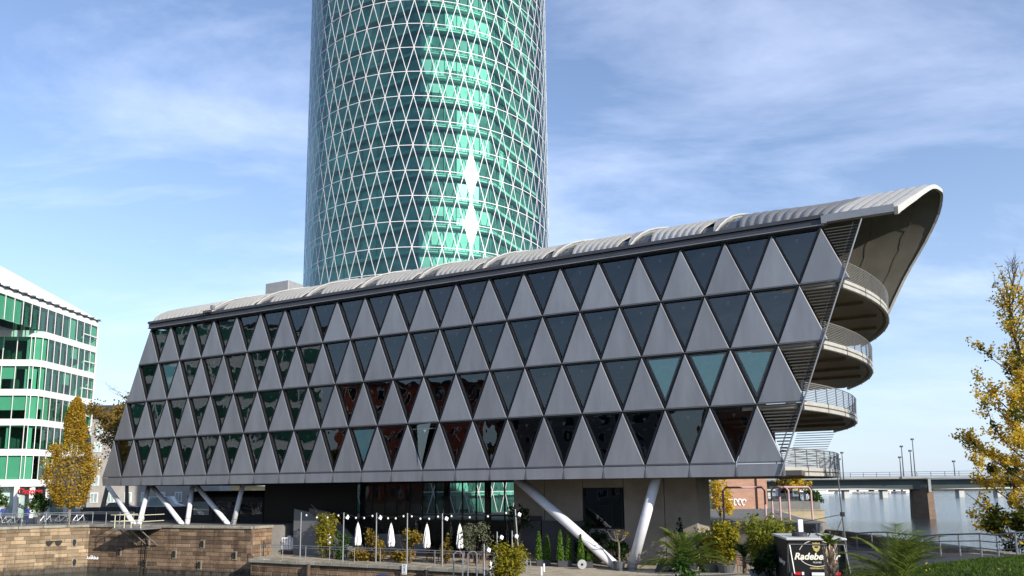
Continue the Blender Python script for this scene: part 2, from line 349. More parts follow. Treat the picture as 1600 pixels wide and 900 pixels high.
# eave
eL, eR = nS(-0.5) - 0.1, 30.4
MB().box(((eL + eR) / 2, 0.0, 23.08), (eR - eL, 0.34, 0.40)).build('fascia', M['fascia'], BB)
MB().box(((eL + eR) / 2, -0.08, 22.89), (eR - eL, 0.42, 0.05)).build('drip_edge', M['gutter'], BB)
g = MB()
gp = [(-0.30, 23.32), (-0.30, 23.54), (-0.24, 23.54), (-0.22, 23.36), (0.1, 23.36), (0.12, 23.62), (0.2, 23.62), (0.2, 23.3)]
g.loft([[(eL, y, z) for y, z in gp], [(eR, y, z) for y, z in gp]], True, True).build('gutter', M['fascia'], BB)
MB().box(((eR + 34.15) / 2 + 0.05, -0.02, 23.28), (34.15 - eR, 0.42, 0.46)).build('eave_beam', M['gutter'], BB)
MB().box((eR, -0.12, 23.18), (0.3, 0.5, 0.5)).build('eave_bracket', M['gutter'], BB)
def profpt(i, s, off=0.0):
    d, z = PROF[i]; j0, j1 = max(0, i - 1), min(len(PROF) - 1, i + 1)
    t = Vector((0, PROF[j1][0] - PROF[j0][0], PROF[j1][1] - PROF[j0][1])).normalized(); nn = Vector((0, -t.z, t.y))
    return Vector((s, d, z)) + nn * off
NP = len(PROF)
flap = [nS(18.35 - 2 * k) for k in range(9)][::-1]
GAP = 1.3
def shell(sa, sb, cut, name='roof_bay'):
    mb = MB(); top = [[], []]
    bs = lambda i: sb - cut * max(0.0, 1 - PROF[i][0] / 5.2)
    K = 5
    rows = [[profpt(i, sa + (bs(i) - sa) * k / K) for k in range(K + 1)] for i in range(NP)]
    mb.loft(rows, closed=False)
    low = [[profpt(i, sa + (bs(i) - sa) * k / K, -0.12) for k in range(K + 1)] for i in range(NP)]
    mb.loft([r[::-1] for r in low], closed=False)
    mb.loft([[a[0], b[0]] for a, b in zip(rows, low)], closed=False); mb.loft([[b[-1], a[-1]] for a, b in zip(rows, low)], closed=False)
    mb.loft([rows[0][::1], low[0][::1]], closed=False)
    o = mb.build(name, M['roof'], BB)
    n = max(2, round((sb - sa) / 0.66))
    for k in range(n + 1):
        f = k / n; sm = MB(); pts = []
        for i in range(NP - 2):
            s = sa + 0.05 + (bs(i) - sa - 0.1) * f; pts.append((profpt(i, s, 0.0), profpt(i, s, 0.15)))
        rings = [[a + Vector((-0.075, 0, 0)), b + Vector((-0.05, 0, 0)), b + Vector((0.05, 0, 0)), a + Vector((0.075, 0, 0))] for a, b in pts]
        sm.loft(rings, True, True).build('seam', M['seam'], o)
    return o
prev = nS(-0.5)
for k, fs in enumerate(flap):
    shell(prev, fs - 0.0, 1.3)
    # roof dormer between two bays: grey plate, pale bar, dark glass
    a, b = fs + 0.02, fs + GAP - 0.03
    P = lambda s, i, off: profpt(i, s, off)
    MB().loft([[P(a, 0, 0.02), P(b, 0, 0.02)]] + [[P(a, i, 0.0), P(b, i, 0.0)] for i in range(1, NP)], closed=False).build('skylight', M['skyl'], BB)
    MB().loft([[P(a - 1.25, 0, -0.05), P(a, 0, -0.05)], [P(a - 1.25, 2, -0.15), P(a, 2, -0.15)], [P(a - 0.9, 5, -0.1), P(a, 5, -0.1)]], closed=False).build('skylight_corner', M['skyl'], BB)
    a -= .3
    rowsd = [[P(a, i, 0.16), P(a + (b - a) * (i + .35) / 5.35, i, 0.16)] for i in range(6)]
    pl = MB().loft(rowsd, closed=False).loft([[r_[1], r_[1] - (P(0, i, .18) - P(0, i, 0))] for i, r_ in enumerate(rowsd)], closed=False).build('dormer', M['roofgrey'], BB)
    MB().path([r_[1] + Vector((.03, -.03, .03)) for r_ in rowsd], 0.055, 5).build('dormer_edge', M['rim'], pl)
    prev = fs + GAP
MB().bbox((nS(0.9), 13.5, 29.4), (3.4, 2.4, 1.5), .05).build('roof_unit', M['roofgrey'], BB)
fl_ = MB().box((nS(2.35), -.45, 23.55), (.9, .25, .2)).build('eave_floodlight', M['rail'], BB); MB().box((nS(2.6), -.5, 23.85), (.3, .3, .35)).build('lamp_head', M['steel'] if 'steel' in M else M['gutter'], fl_)
# nose: last bay runs out past the end wall and curls over to the rear
CUT = [34.33, 34.48, 34.72, 35.09, 35.5, 35.96, 36.46, 36.96, 37.4, 37.82, 38.16, 37.93, 36.89, 35.24, 33.09]
sN = prev; K = 10
PROF2 = [(0.25, 23.42), (0.6, 23.64), (1.2, 23.96), (2.2, 24.49), (3.6, 25.15), (5.6, 26.06), (7.8, 27.02), (10.4, 28.07), (12.8, 28.89), (15, 29.46), (16.8, 29.65), (18.2, 28.5), (19.2, 26.54), (19.8, 23.88), (20, 19.58)]
def refine(vals):                          # Catmull-Rom through the profile points
    out = []; n_ = len(vals)
    for i in range(n_ - 1):
        for q in range(3):
            t = q / 3; p0, p1, p2, p3 = [Vector(vals[min(max(i + e, 0), n_ - 1)]) for e in (-1, 0, 1, 2)]
            out.append(0.5 * ((2 * p1) + (p2 - p0) * t + (2 * p0 - 5 * p1 + 4 * p2 - p3) * t * t + (3 * p1 - p0 - 3 * p2 + p3) * t ** 3))
    return out + [Vector(vals[-1])]
subA = refine([(sN, d, z) for d, z in PROF]); subB = refine([(c, d, z) for c, (d, z) in zip(CUT, PROF2)])
NS = len(subA)
def npt(i, t):
    e = t * t * (3 - 2 * t); p, q = subA[i], subB[i]
    return Vector((p.x + (q.x - p.x) * t, p.y + (q.y - p.y) * e, p.z + (q.z - p.z) * e))
def nnr(i, t):
    a_, b_ = npt(max(i - 1, 0), t), npt(min(i + 1, NS - 1), t); u_ = Vector((0, b_.y - a_.y, b_.z - a_.z)).normalized(); return Vector((0, -u_.z, u_.y))
outer = [[npt(i, k / K) for k in range(K + 1)] for i in range(NS)]
inner = [[npt(i, k / K) - nnr(i, k / K) * (0.34 - 0.22 * min(1, i / 26)) for k in range(K + 1)] for i in range(NS)]
def subn(i): return nnr(i, 1.0)
K1 = 6
nose = MB().loft([r[:K1 + 1] for r in outer], closed=False).build('nose_roof', M['roofshade'], BB, smooth=True)
MB().loft([r[K1:] for r in outer], closed=False).build('nose_roof', M['roof'], BB, smooth=True)
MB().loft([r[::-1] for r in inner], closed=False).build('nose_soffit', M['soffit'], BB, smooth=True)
n = round((33.3 - sN) / 0.66)
for k in range(n + 5):
    f = (k + 0.3) / (n + 5); rings = []
    for i in range(0, NS - 6):
        a = npt(i, f); b = a + nnr(i, f) * 0.15
        rings.append([a + Vector((-0.075, 0, 0)), b + Vector((-0.05, 0, 0)), b + Vector((0.05, 0, 0)), a + Vector((0.075, 0, 0))])
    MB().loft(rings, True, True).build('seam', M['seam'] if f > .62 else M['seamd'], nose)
rim = MB(); rings = []
for i in range(NS):
    e = outer[i][-1]; nn = subn(i); ex = Vector((1, 0, 0))
    q = 0.34 - 0.22 * min(1, i / 26); rings.append([e + nn * 0.07 - ex * 0.1, e + nn * 0.07 + ex * 0.1, e - nn * (q + .08) + ex * 0.1, e - nn * (q + .08) - ex * 0.1])
rim.loft(rings, True, True).build('nose_rim', M['rim'], BB)
# soffit panel joints
for f in (0.35, 0.62, 0.85):
    MB().path([inner[i][0].lerp(inner[i][-1], f) - subn(i) * 0.01 for i in range(2, NS, 2)], 0.015, 4).build('soffit_joint', M['soffit'], BB)
# slanted mullion pole and balconies
poleS = lambda z: 27.05 + (z - 8.0) * 0.3615
MB().tube((poleS(7.9), -0.1, 7.9), (poleS(22.95), -0.1, 22.95), 0.05).build('corner_pole', M['gutter'], BB)
MB().tube((poleS(8.2) - 0.45, 0.15, 8.2), (poleS(22.9) - 0.45, 0.15, 22.9), 0.03).build('corner_pole', M['rail'], BB)
def arc(s0, d, bulge=2.55): return s0 + bulge * (1 - ((d - 11.5) / 11.5) ** 2) - 0.02
for r in range(1, 5):
    z = LZ[r] - 0.05 if r < 4 else 8.25
    s0 = poleS(z); sb = nS(19.2 - 0.5 * r) if r < 4 else 25.0
    ds = [0.0 + 21.5 * i / 28 for i in range(29)]
    ed = [(arc(s0, d), d) for d in ds]
    mb = MB(); poly = [(s, d, z) for s, d in ed] + [(sb, 21.5, z), (sb, 0.25, z)]
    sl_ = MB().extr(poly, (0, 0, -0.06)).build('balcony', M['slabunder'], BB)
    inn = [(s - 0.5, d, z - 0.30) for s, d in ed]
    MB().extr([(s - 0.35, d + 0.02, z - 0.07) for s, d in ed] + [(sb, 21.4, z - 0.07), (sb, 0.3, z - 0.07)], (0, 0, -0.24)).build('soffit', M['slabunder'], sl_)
    for zz0, zz1, w, key in ((z + 0.10, z - 0.16, 0.10, 'slab'), (z - 0.20, z - 0.46, 0.16, 'slab')):   # two curved edge beams
        MB().loft([[(s, d, zz0), (s + 0.05, d, zz0 - 0.03), (s + 0.05, d, zz1 + 0.03), (s, d, zz1), (s - w, d, zz1), (s - w, d, zz0)] for s, d in ed], True, True).build('edge_beam', M[key], sl_)
    for i in range(0, 29, 4):
        s, d = ed[i]; MB().box((s + 0.04, d, z - 0.18), (0.06, 0.10, 0.62)).build('bracket', M['rail'], sl_)
    for d in (5.0, 9.5, 14.0):
        MB().box(((sb + arc(s0, d)) / 2 - 0.3, d, z - 0.40), (arc(s0, d) - sb - 0.8, 0.22, 0.22)).build('floor_beam', M['slabunder'], sl_)
    for q in range(11):                    # railing bars, then posts
        zr = z + 0.16 + q * 0.105 if q < 10 else z + 1.22
        MB().path([(s + 0.02 + 0.04 * q / 10, d, zr) for s, d in ed], 0.027 if q < 10 else 0.042, 4).build('rail', M['brail'], sl_)
    for i in range(0, 29, 2):
        s, d = ed[i]; MB().box((s, d, z + 0.62), (0.06, 0.05, 1.25)).build('post', M['rail'], sl_)
# louvres: front triangles beside the last panels, and the same on the rear side
for r in range(4):
    z1, z0 = LZ[r] - 0.12, LZ[r + 1] + 0.15
    nsl = 17
    for q in range(nsl):
        z = z1 - (z1 - z0) * (q + 0.3) / nsl; t = (LZ[r] - z) / (LZ[r] - LZ[r + 1])
        sa = nS(20.5 - 0.5 * r + 0.5 * t) + 0.1; sb = poleS(z) - 0.08
        if sb - sa > 0.15: MB().box(((sa + sb) / 2, 0.05, z), (sb - sa, 0.14, 0.05), M=Matrix.Rotation(radians(20), 3, 'X')).build('louvre_slat', M['louvre'], BB)
    if r == 3:
        for q in range(nsl):
            z = z1 - (z1 - z0) * (q + 0.3) / nsl; t = (LZ[r] - z) / (LZ[r] - LZ[r + 1])
            sa = poleS(z) - 2.2; sb = poleS(z) + 0.9 - 0.5 * t
            MB().box(((sa + sb) / 2, 20.6, z), (sb - sa, 0.10, 0.05)).build('louvre_slat', M['louvre'], BB)
# white tubes that carry the building
def tube_thing(name, label, p0, p1, r, grp):
    p0, p1 = Vector(p0), Vector(p1); t = thing(name, label, 'column', p0, 0, grp)
    MB().tube((0, 0, 0), p1 - p0, r, n=20).build('shaft', M['tubewhite'], t, smooth=False)
    for p in t.children[0].data.polygons: p.use_smooth = len(p.vertices) == 4
    u = (p1 - p0).normalized()
    MB().tube(u * 0.55, u * 0.6, r + 0.02, n=20).build('joint_ring', M['gutter'], t)
    MB().tube((0, 0, .04), (0, 0, .12), r * 1.35, n=20).build('base_plate', M['gutter'], t)
    return t
zt = 7.9
vb = WZ(978, 889, 1.75)
tube_thing('support_tube', 'long white tube slanting left of the big V under the building', vb + Vector((-0.36, 0.1, -0.1)), B(8.2, 2.4, zt), 0.34, 'white support tubes')
tube_thing('support_tube', 'steep white tube on the right of the big V', vb + Vector((0.34, 0, -0.1)), B(19.0, 1.5, zt), 0.34, 'white support tubes')
bs = [WZ(x, 819.5, 4.2) + Vector((0, 0, -0.05)) for x in (214, 289, 361)]
tops = []
for px in (170, 238, 306, 384):
    v = None
    for s in [q * 0.05 for q in range(-800, 0)]:
        p = B(s, 2.2, 7.85); x = 800 + FPX * p.x / (p.y)
        if x > px: v = p; break
    tops.append(v)
lab = ['leftmost white tube, slanting, under the left end of the building', 'second white tube from the left, rising right from the first low joint', 'third white tube from the left, slanting down to the right', 'fourth white tube from the left, rising to the second peak', 'fifth white tube from the left, slanting down in front of the dark tent', 'sixth white tube from the left, steep, last of the zigzag']
for i in range(3):
    tube_thing('support_tube', lab[2 * i], bs[i] + Vector((-0.2, 0, 0)), tops[i] + Vector((0.12, 0, 0)), 0.215, 'white support tubes')
    tube_thing('support_tube', lab[2 * i + 1], bs[i] + Vector((0.2, 0, 0)), tops[i + 1] + Vector((-0.12, 0, 0)), 0.215, 'white support tubes')

# ================================================================== round tower
TX, TY, TR, TN, TH0, TDH = -12.98, 112.63, 19.0, 60, 0.0488, 3.5607
TZ0 = 63.73 + CZ
TW = thing('round_tower', 'tall round green glass tower with white diamond lattice behind the grey building', 'tower', (TX, TY, 0))
STEP = 2 * pi / TN; HS = STEP / 2
def tp(a, z, r=TR): return Vector((r * sin(a), -r * cos(a), z))
pu = MB().add([tp(-HS, -TDH), tp(HS, -TDH), tp(0, 0)], [(0, 1, 2)]).mesh('pane', M['tglass'])
pd = MB().add([tp(-HS, 0), tp(0, -TDH), tp(HS, 0)], [(0, 1, 2)]).mesh('pane', M['tglass'])
RB = TR + 0.012
b1 = MB().bar(tp(0, 0, RB), tp(HS, -TDH, RB), 0.092, 0.03, Vector((0, -1, 0))).mesh('mullion', M['tframe'])
b2 = MB().bar(tp(0, 0, RB), tp(-HS, -TDH, RB), 0.092, 0.03, Vector((0, -1, 0))).mesh('mullion', M['tframe'])
b3 = MB().bar(tp(-HS, 0, RB), tp(HS, 0, RB), 0.03, 0.092, Vector((0, 0, 1))).mesh('mullion', M['tframe'])
for me in (b1, b2, b3): fix_normals(me)
J0, J1 = -9, 18
near_p, near_b, rest_p, rest_b = [], [], MB(), MB()
for j in range(J0, J1 + 1):
    z = TZ0 - j * TDH
    for k in range(TN):
        a = TH0 + (k + (0.5 if j % 2 else 0)) * STEP
        for kind, me, aa in (('p', pu, a), ('p', pd, a + HS), ('b', b1, a), ('b', b2, a), ('b', b3, a + HS)):
            sc_ = abs((aa + pi) % (2 * pi) - pi) * 9 + abs(j - 6) * 1.0
            vis = -1 <= j <= 10
            (near_p if kind == 'p' else near_b).append((sc_ + (0 if vis else 100), me, aa, z))
for lst, nm, rest in ((near_p, 'pane', rest_p), (near_b, 'mullion', rest_b)):
    lst.sort(key=lambda q: q[0])
    for q in lst[:300]: put(nm, q[1], TW, (0, 0, q[3]), q[2])
    for q in lst[300:]:
        R = Matrix.Rotation(q[2], 3, 'Z')
        rest.add([R @ v.co + Vector((0, 0, q[3])) for v in q[1].vertices], [tuple(p.vertices) for p in q[1].polygons])
tag(rest_p.build('panes', M['tglass'], TW, fixn=False), kind='stuff')
tag(rest_b.build('mullions', M['tframe'], TW, fixn=False), kind='stuff')
# inside: slabs of a square plan with rounded corners, glazed inner walls, blinds, core
CA, CH = 0.325, 0.29
def plan(r, rc):
    pts = []
    for q in range(4):
        for i in range(7):
            a = CA + q * pi / 2 - CH + 2 * CH * i / 6; pts.append((rc * sin(a), -rc * cos(a)))
    return pts
slp = plan(0, 18.45)
wlp = plan(0, 17.6)
zt_, zb_ = TZ0 - J0 * TDH, 4.2
brightf = {1: (0, 1), 2: (0, 1), 4: (0.45, 1), 5: (0.5, .9), 7: (0.1, 1), 8: (0.0, .8), 9: (0, 1), 10: (0, 1), 12: (0, 1), -1: (.3, 1)}
for j in range(J0, J1 + 1):
    z = TZ0 - j * TDH
    MB().extr([(x, y, z - 0.08) for x, y in slp], (0, 0, -0.42)).build('floor_slab', M['tslab'], TW)
dk, dk2, bl, ml = MB(), MB(), MB(), MB()
rg = random.Random(3)
nW = len(wlp)
for j in range(J0, J1 + 1):
    zt0, zt1 = TZ0 - j * TDH - 0.5, TZ0 - (j + 1) * TDH - 0.08
    for i in range(nW):
        (x0, y0), (x1, y1) = wlp[i], wlp[(i + 1) % nW]
        L = hypot(x1 - x0, y1 - y0); nn = max(1, round(L / 1.45))
        corner = (i % 7) != 6
        for q in range(nn):
            a, b = q / nn, (q + 1) / nn
            p, p2 = (x0 + (x1 - x0) * a, y0 + (y1 - y0) * a), (x0 + (x1 - x0) * b, y0 + (y1 - y0) * b)
            f = (i % 7 + (a + b) / 2) / 6 if corner else -1
            br = corner and j in brightf and brightf[j][0] <= f <= brightf[j][1] and i < 7
            if not br: br = rg.random() < (0.10 if corner else 0.06)
            zl = zt1 + (rg.choice((0, 0, 0.9, 1.4)) if br else 0)
            if br: bl.poly((*p, zl), (*p2, zl), (*p2, zt0), (*p, zt0))
            (dk if i == nW - 1 else dk2).poly((p[0] * .996, p[1] * .996, zt1), (p2[0] * .996, p2[1] * .996, zt1), (p2[0] * .996, p2[1] * .996, zt0), (p[0] * .996, p[1] * .996, zt0))  # wall turned from the sun gets the paler copy, its shade lifted by colour
            if q == 0 or q % 2: ml.box((p[0] * 1.004, p[1] * 1.004, (zt0 + zt1) / 2), (0.07, 0.07, zt0 - zt1))
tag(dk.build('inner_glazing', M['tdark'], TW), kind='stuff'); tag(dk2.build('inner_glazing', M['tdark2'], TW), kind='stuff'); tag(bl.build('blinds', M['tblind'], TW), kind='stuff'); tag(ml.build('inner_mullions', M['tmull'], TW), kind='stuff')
MB().lathe((0, 0, 0), [(18.9, zt_), (18.9, zt_ + 0.4), (0.1, zt_ + 0.5)], 60).build('roof', M['tcore'], TW)
MB().lathe((0, 0, 0), [(18.95, 4.0), (18.95, 4.25), (0.1, 4.26)], 60).build('base_slab', M['tcore'], TW)
# ================================================================== ground, water, banks
def posmat(name, cols, rough, nscale, stretch=(1, 1, 1), bump=0.0, bscale=30, rnd=0.0, lime=False, spec=0.3):
    m = bpy.data.materials.new(name); m.use_nodes = True; t = m.node_tree; p = t.nodes['Principled BSDF']
    p.inputs['Roughness'].default_value = rough; p.inputs['Specular IOR Level'].default_value = spec
    g = N(t, 'ShaderNodeNewGeometry'); mpn = N(t, 'ShaderNodeMapping'); mpn.inputs['Scale'].default_value = stretch
    t.links.new(g.outputs['Position'], mpn.inputs[0])
    n = N(t, 'ShaderNodeTexNoise', inp={'Scale': nscale, 'Detail': 7, 'Roughness': 0.65}); t.links.new(mpn.outputs[0], n.inputs['Vector'])
    r = N(t, 'ShaderNodeValToRGB'); el = r.color_ramp.elements
    el[0].position = 0.3; el[0].color = (*cols[0], 1); el[1].position = 0.7; el[1].color = (*cols[-1], 1)
    for i, c in enumerate(cols[1:-1]):
        e = el.new(0.3 + 0.4 * (i + 1) / (len(cols) - 1)); e.color = (*c, 1)
    t.links.new(n.outputs[0], r.inputs[0]); out = r.outputs[0]
    if rnd:
        oi = N(t, 'ShaderNodeObjectInfo'); mr = N(t, 'ShaderNodeMapRange'); mr.inputs[3].default_value = 1 - rnd; mr.inputs[4].default_value = 1 + rnd
        t.links.new(oi.outputs['Random'], mr.inputs[0])
        mu = N(t, 'ShaderNodeMixRGB', blend_type='MULTIPLY'); mu.inputs[0].default_value = 1
        t.links.new(out, mu.inputs[1]); t.links.new(mr.outputs[0], mu.inputs[2]); out = mu.outputs[0]
    if lime:                                # vertical rain streaks and a lime crust above the waterline
        mp2 = N(t, 'ShaderNodeMapping'); mp2.inputs['Scale'].default_value = (1.3, 1.3, 0.10); t.links.new(g.outputs['Position'], mp2.inputs[0])
        n2 = N(t, 'ShaderNodeTexNoise', inp={'Scale': 1.0, 'Detail': 5, 'Roughness': 0.7}); t.links.new(mp2.outputs[0], n2.inputs['Vector'])
        r2 = N(t, 'ShaderNodeValToRGB'); r2.color_ramp.elements[0].position = 0.50; r2.color_ramp.elements[0].color = (1, 1, 1, 1)
        r2.color_ramp.elements[1].position = 0.70; r2.color_ramp.elements[1].color = (0.42, 0.38, 0.36, 1); t.links.new(n2.outputs[0], r2.inputs[0])
        mu = N(t, 'ShaderNodeMixRGB', blend_type='MULTIPLY'); mu.inputs[0].default_value = 0.8
        t.links.new(out, mu.inputs[1]); t.links.new(r2.outputs[0], mu.inputs[2]); out = mu.outputs[0]
        sp = N(t, 'ShaderNodeSeparateXYZ'); t.links.new(g.outputs['Position'], sp.inputs[0])
        mp3 = N(t, 'ShaderNodeMapping'); mp3.inputs['Scale'].default_value = (3.2, 3.2, 0.5); t.links.new(g.outputs['Position'], mp3.inputs[0])
        n3 = N(t, 'ShaderNodeTexNoise', inp={'Scale': 1.0, 'Detail': 4, 'Roughness': 0.7}); t.links.new(mp3.outputs[0], n3.inputs['Vector'])
        mr2 = N(t, 'ShaderNodeMapRange'); mr2.inputs[1].default_value = 1.7; mr2.inputs[2].default_value = 0.1; mr2.inputs[3].default_value = -0.42; mr2.inputs[4].default_value = 0.12
        t.links.new(sp.outputs[2], mr2.inputs[0])
        ad = N(t, 'ShaderNodeMath', operation='ADD'); t.links.new(mr2.outputs[0], ad.inputs[0]); t.links.new(n3.outputs[0], ad.inputs[1])
        r3 = N(t, 'ShaderNodeValToRGB'); r3.color_ramp.elements[0].position = 0.50; r3.color_ramp.elements[1].position = 0.60; t.links.new(ad.outputs[0], r3.inputs[0])
        mx3 = N(t, 'ShaderNodeMixRGB'); t.links.new(r3.outputs[0], mx3.inputs[0]); t.links.new(out, mx3.inputs[1]); mx3.inputs[2].default_value = (0.50, 0.46, 0.38, 1)
        mm = N(t, 'ShaderNodeMath', operation='MULTIPLY'); mm.inputs[1].default_value = 0.65; t.links.new(r3.outputs[0], mm.inputs[0]); t.links.new(mm.outputs[0], mx3.inputs[0]); out = mx3.outputs[0]
        mt = N(t, 'ShaderNodeMapRange'); mt.inputs[1].default_value = 0.12; mt.inputs[2].default_value = 0.55; mt.inputs[3].default_value = 0.22; mt.inputs[4].default_value = 1.0   # wet algae band
        na = N(t, 'ShaderNodeMath', operation='MULTIPLY_ADD'); na.inputs[1].default_value = -0.5; t.links.new(n3.outputs[0], na.inputs[0]); t.links.new(sp.outputs[2], na.inputs[2]); t.links.new(na.outputs[0], mt.inputs[0])
        mu4 = N(t, 'ShaderNodeMixRGB', blend_type='MULTIPLY'); mu4.inputs[0].default_value = 1; t.links.new(out, mu4.inputs[1]); t.links.new(mt.outputs[0], mu4.inputs[2]); out = mu4.outputs[0]
    t.links.new(out, p.inputs['Base Color'])
    if bump:
        bn = N(t, 'ShaderNodeTexNoise', inp={'Scale': bscale, 'Detail': 5, 'Roughness': 0.6}); t.links.new(g.outputs['Position'], bn.inputs['Vector'])
        bp = N(t, 'ShaderNodeBump'); bp.inputs['Strength'].default_value = bump; bp.inputs['Distance'].default_value = 0.06
        t.links.new(bn.outputs[0], bp.inputs['Height']); t.links.new(bp.outputs[0], p.inputs['Normal'])
    return m
M['stoneL'] = posmat('sandstone_pale', [(0.215, 0.155, 0.095), (0.30, 0.22, 0.135), (0.36, 0.275, 0.175)], 0.9, 0.9, (1, 1, 2.2), 0.6, 9, 0.42, True)
M['stoneR'] = posmat('sandstone_brown', [(0.145, 0.098, 0.062), (0.20, 0.135, 0.085), (0.265, 0.185, 0.12)], 0.9, 0.8, (1, 1, 2.2), 0.6, 9, 0.44, True)
M['mortar'] = posmat('mortar', [(0.22, 0.17, 0.12), (0.33, 0.27, 0.19)], 0.95, 2, bump=0.4)
M['coping'] = posmat('coping_stone', [(0.16, 0.15, 0.12), (0.27, 0.25, 0.20), (0.34, 0.31, 0.25)], 0.9, 1.5, bump=0.4, bscale=14, rnd=0.12)
M['sand'] = posmat('sandy_ground', [(0.30, 0.25, 0.17), (0.42, 0.36, 0.26), (0.48, 0.42, 0.31)], 0.95, 0.9, bump=0.5, bscale=12)
M['paving'] = posmat('quay_paving', [(0.13, 0.125, 0.115), (0.19, 0.18, 0.165)], 0.9, 0.8, bump=0.2, bscale=10)
M['asphalt'] = posmat('asphalt', [(0.045, 0.046, 0.048), (0.075, 0.074, 0.073)], 0.92, 1.4, bump=0.3, bscale=40)
M['grassg'] = posmat('lawn_soil', [(0.035, 0.055, 0.015), (0.06, 0.09, 0.02), (0.05, 0.05, 0.025)], 0.95, 1.2, bump=0.5, bscale=12)
M['concrete'] = posmat('concrete_wall', [(0.20, 0.175, 0.148), (0.25, 0.222, 0.19), (0.285, 0.256, 0.22)], 0.8, 0.5, bump=0.1, bscale=8)
M['greypaint'] = mat('grey_cladding', (0.15, 0.152, 0.158), 0.6, 0, 0.4, 0.06, 1)
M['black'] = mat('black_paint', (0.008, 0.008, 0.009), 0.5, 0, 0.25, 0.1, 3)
M['darkgrey'] = mat('dark_grey_sheet', (0.045, 0.045, 0.052), 0.55, 0, 0.4, 0.1, 2)
M['steel'] = mat('galvanised_steel', (0.36, 0.37, 0.38), 0.4, 0.7, 0.5, 0.12, 5)
wm = bpy.data.materials.new('river_water'); wm.use_nodes = True; t = wm.node_tree; p = t.nodes['Principled BSDF']
p.inputs['Base Color'].default_value = (0.035, 0.048, 0.045, 1); p.inputs['Roughness'].default_value = 0.08; p.inputs['IOR'].default_value = 1.33
g = N(t, 'ShaderNodeNewGeometry'); mpn = N(t, 'ShaderNodeMapping'); mpn.inputs['Scale'].default_value = (0.5, 1.0, 1); t.links.new(g.outputs['Position'], mpn.inputs[0])
n = N(t, 'ShaderNodeTexNoise', inp={'Scale': 1.1, 'Detail': 6, 'Roughness': 0.6}); t.links.new(mpn.outputs[0], n.inputs['Vector'])
bp = N(t, 'ShaderNodeBump'); bp.inputs['Strength'].default_value = 0.5; bp.inputs['Distance'].default_value = 0.3; t.links.new(n.outputs[0], bp.inputs['Height']); t.links.new(bp.outputs[0], p.inputs['Normal'])
M['water'] = wm
def struct(name, mb, m, smooth=False, fixn=True): return tag(mb.build(name, m, None, smooth, fixn), kind='structure')
struct('river_water', MB().poly((-4000, -1500, 0), (4000, -1500, 0), (4000, 6000, 0), (-4000, 6000, 0)), M['water'])
struct('river_bed', MB().poly((-4000, -1500, -3), (4000, -1500, -3), (4000, 6000, -3), (-4000, 6000, -3)), M['grassg'])
QP = [Vector((-75, 50)), Vector((-45.4, 65.3)), Vector((-39.3, 69.5)), Vector((-21.9, 63.0))]
def b2(s, d): q = B(s, d, 0); return Vector((q.x, q.y))
R1 = QP[3] + Vector((sin(AL), cos(AL))) * 2.2
shore = [Vector((26.0, 62)), Vector((27.5, 72)), Vector((46.5, 146)), Vector((60.5, 147)), Vector((62, 180)), Vector((80, 420)), Vector((60, 900))]
up = [(q.x, q.y) for q in QP] + [tuple(R1), tuple(b2(-13.2, 16.5)), tuple(b2(27.5, 16.5))] + [(q.x, q.y) for q in shore] + [(-900, 900), (-900, 50)]
struct('quay_ground', MB().extr([(x, y, 4.2) for x, y in up], (0, 0, -7.0)), M['paving'])
struct('terrace_ground', MB().extr([(*b2(-14.0, -1.6), 1.70), (*b2(9.5, -1.6), 1.70), (*b2(24, 3), 1.7), (*b2(24, 16.6), 1.70), (*b2(-13.4, 16.6), 1.70), (R1.x + 0.1, R1.y, 1.7), (QP[3].x + 0.3, QP[3].y - 0.3, 1.7)], (0, 0, -4.5)), M['sand'])
CPT = [(-1, 51, 1.69), (8, 49.5, 1.69), (14.7, 52, 1.69), (5, 40, 1.69), (11, 34, 2.3), (13.3, 33, 2.45), (3, 30, 1.69), (9, 25, 2.1), (17, 40, 2.6), (20, 45, 2.7), (24, 54, 2.9), (23.4, 46, 3.2), (23.4, 36, 3.65), (25, 31.5, 4.1), (19, 31, 4.2), (22.5, 30.3, 4.35), (16.8, 29.5, 3.95), (18, 24, 4.1), (22, 25, 4.3), (25.5, 27, 4.3), (14.6, 27, 3.3), (15, 47, 2.0), (19, 57, 1.75), (26, 40, 3.5), (26, 60, 2.9), (0, 20, 1.7), (14, 58, 1.69), (10, 14, 2.6)]
def gh(x, y):
    sw = sz = 0
    for a, b, z in CPT:
        d2 = (x - a) ** 2 + (y - b) ** 2 + 5.0; w = 1 / d2 ** 2.0; sw += w; sz += w * z
    return sz / sw
def ledge(y): return -1.7 + (51.5 - y) * 0.06 if y < 51.5 else -1.7 + (y - 51.5) * 2.2
gx = MB(); nx, ny = 46, 52; rows = []
for j in range(ny + 1):
    y = 8 + (64 - 8) * j / ny; x0 = ledge(y); x0 = min(x0, 25); rows.append([(x0 + (26.0 - x0) * i / nx, y, gh(x0 + (26.0 - x0) * i / nx, y)) for i in range(nx + 1)])
gx.loft(rows, closed=False)
gx.loft([[r[0] for r in rows], [(r[0][0], r[0][1], -2.9) for r in rows]], closed=False)
struct('plaza_ground', gx, M['sand'], smooth=True)
# asphalt ramp laid on the plaza towards the river rail
ra = MB(); rows = []
for j in range(25):
    y = 24 + (56 - 24) * j / 24; c = 19.2 + 0.5 * sin(j * 0.3); w = 4.4
    rows.append([(min(25.7, c - w + 2 * w * i / 10 + 1.6), y, gh(min(25.7, c - w + 2 * w * i / 10 + 1.6), y) + 0.02) for i in range(11)])
ra.loft(rows, closed=False); struct('ramp_path', ra, M['asphalt'], smooth=True)

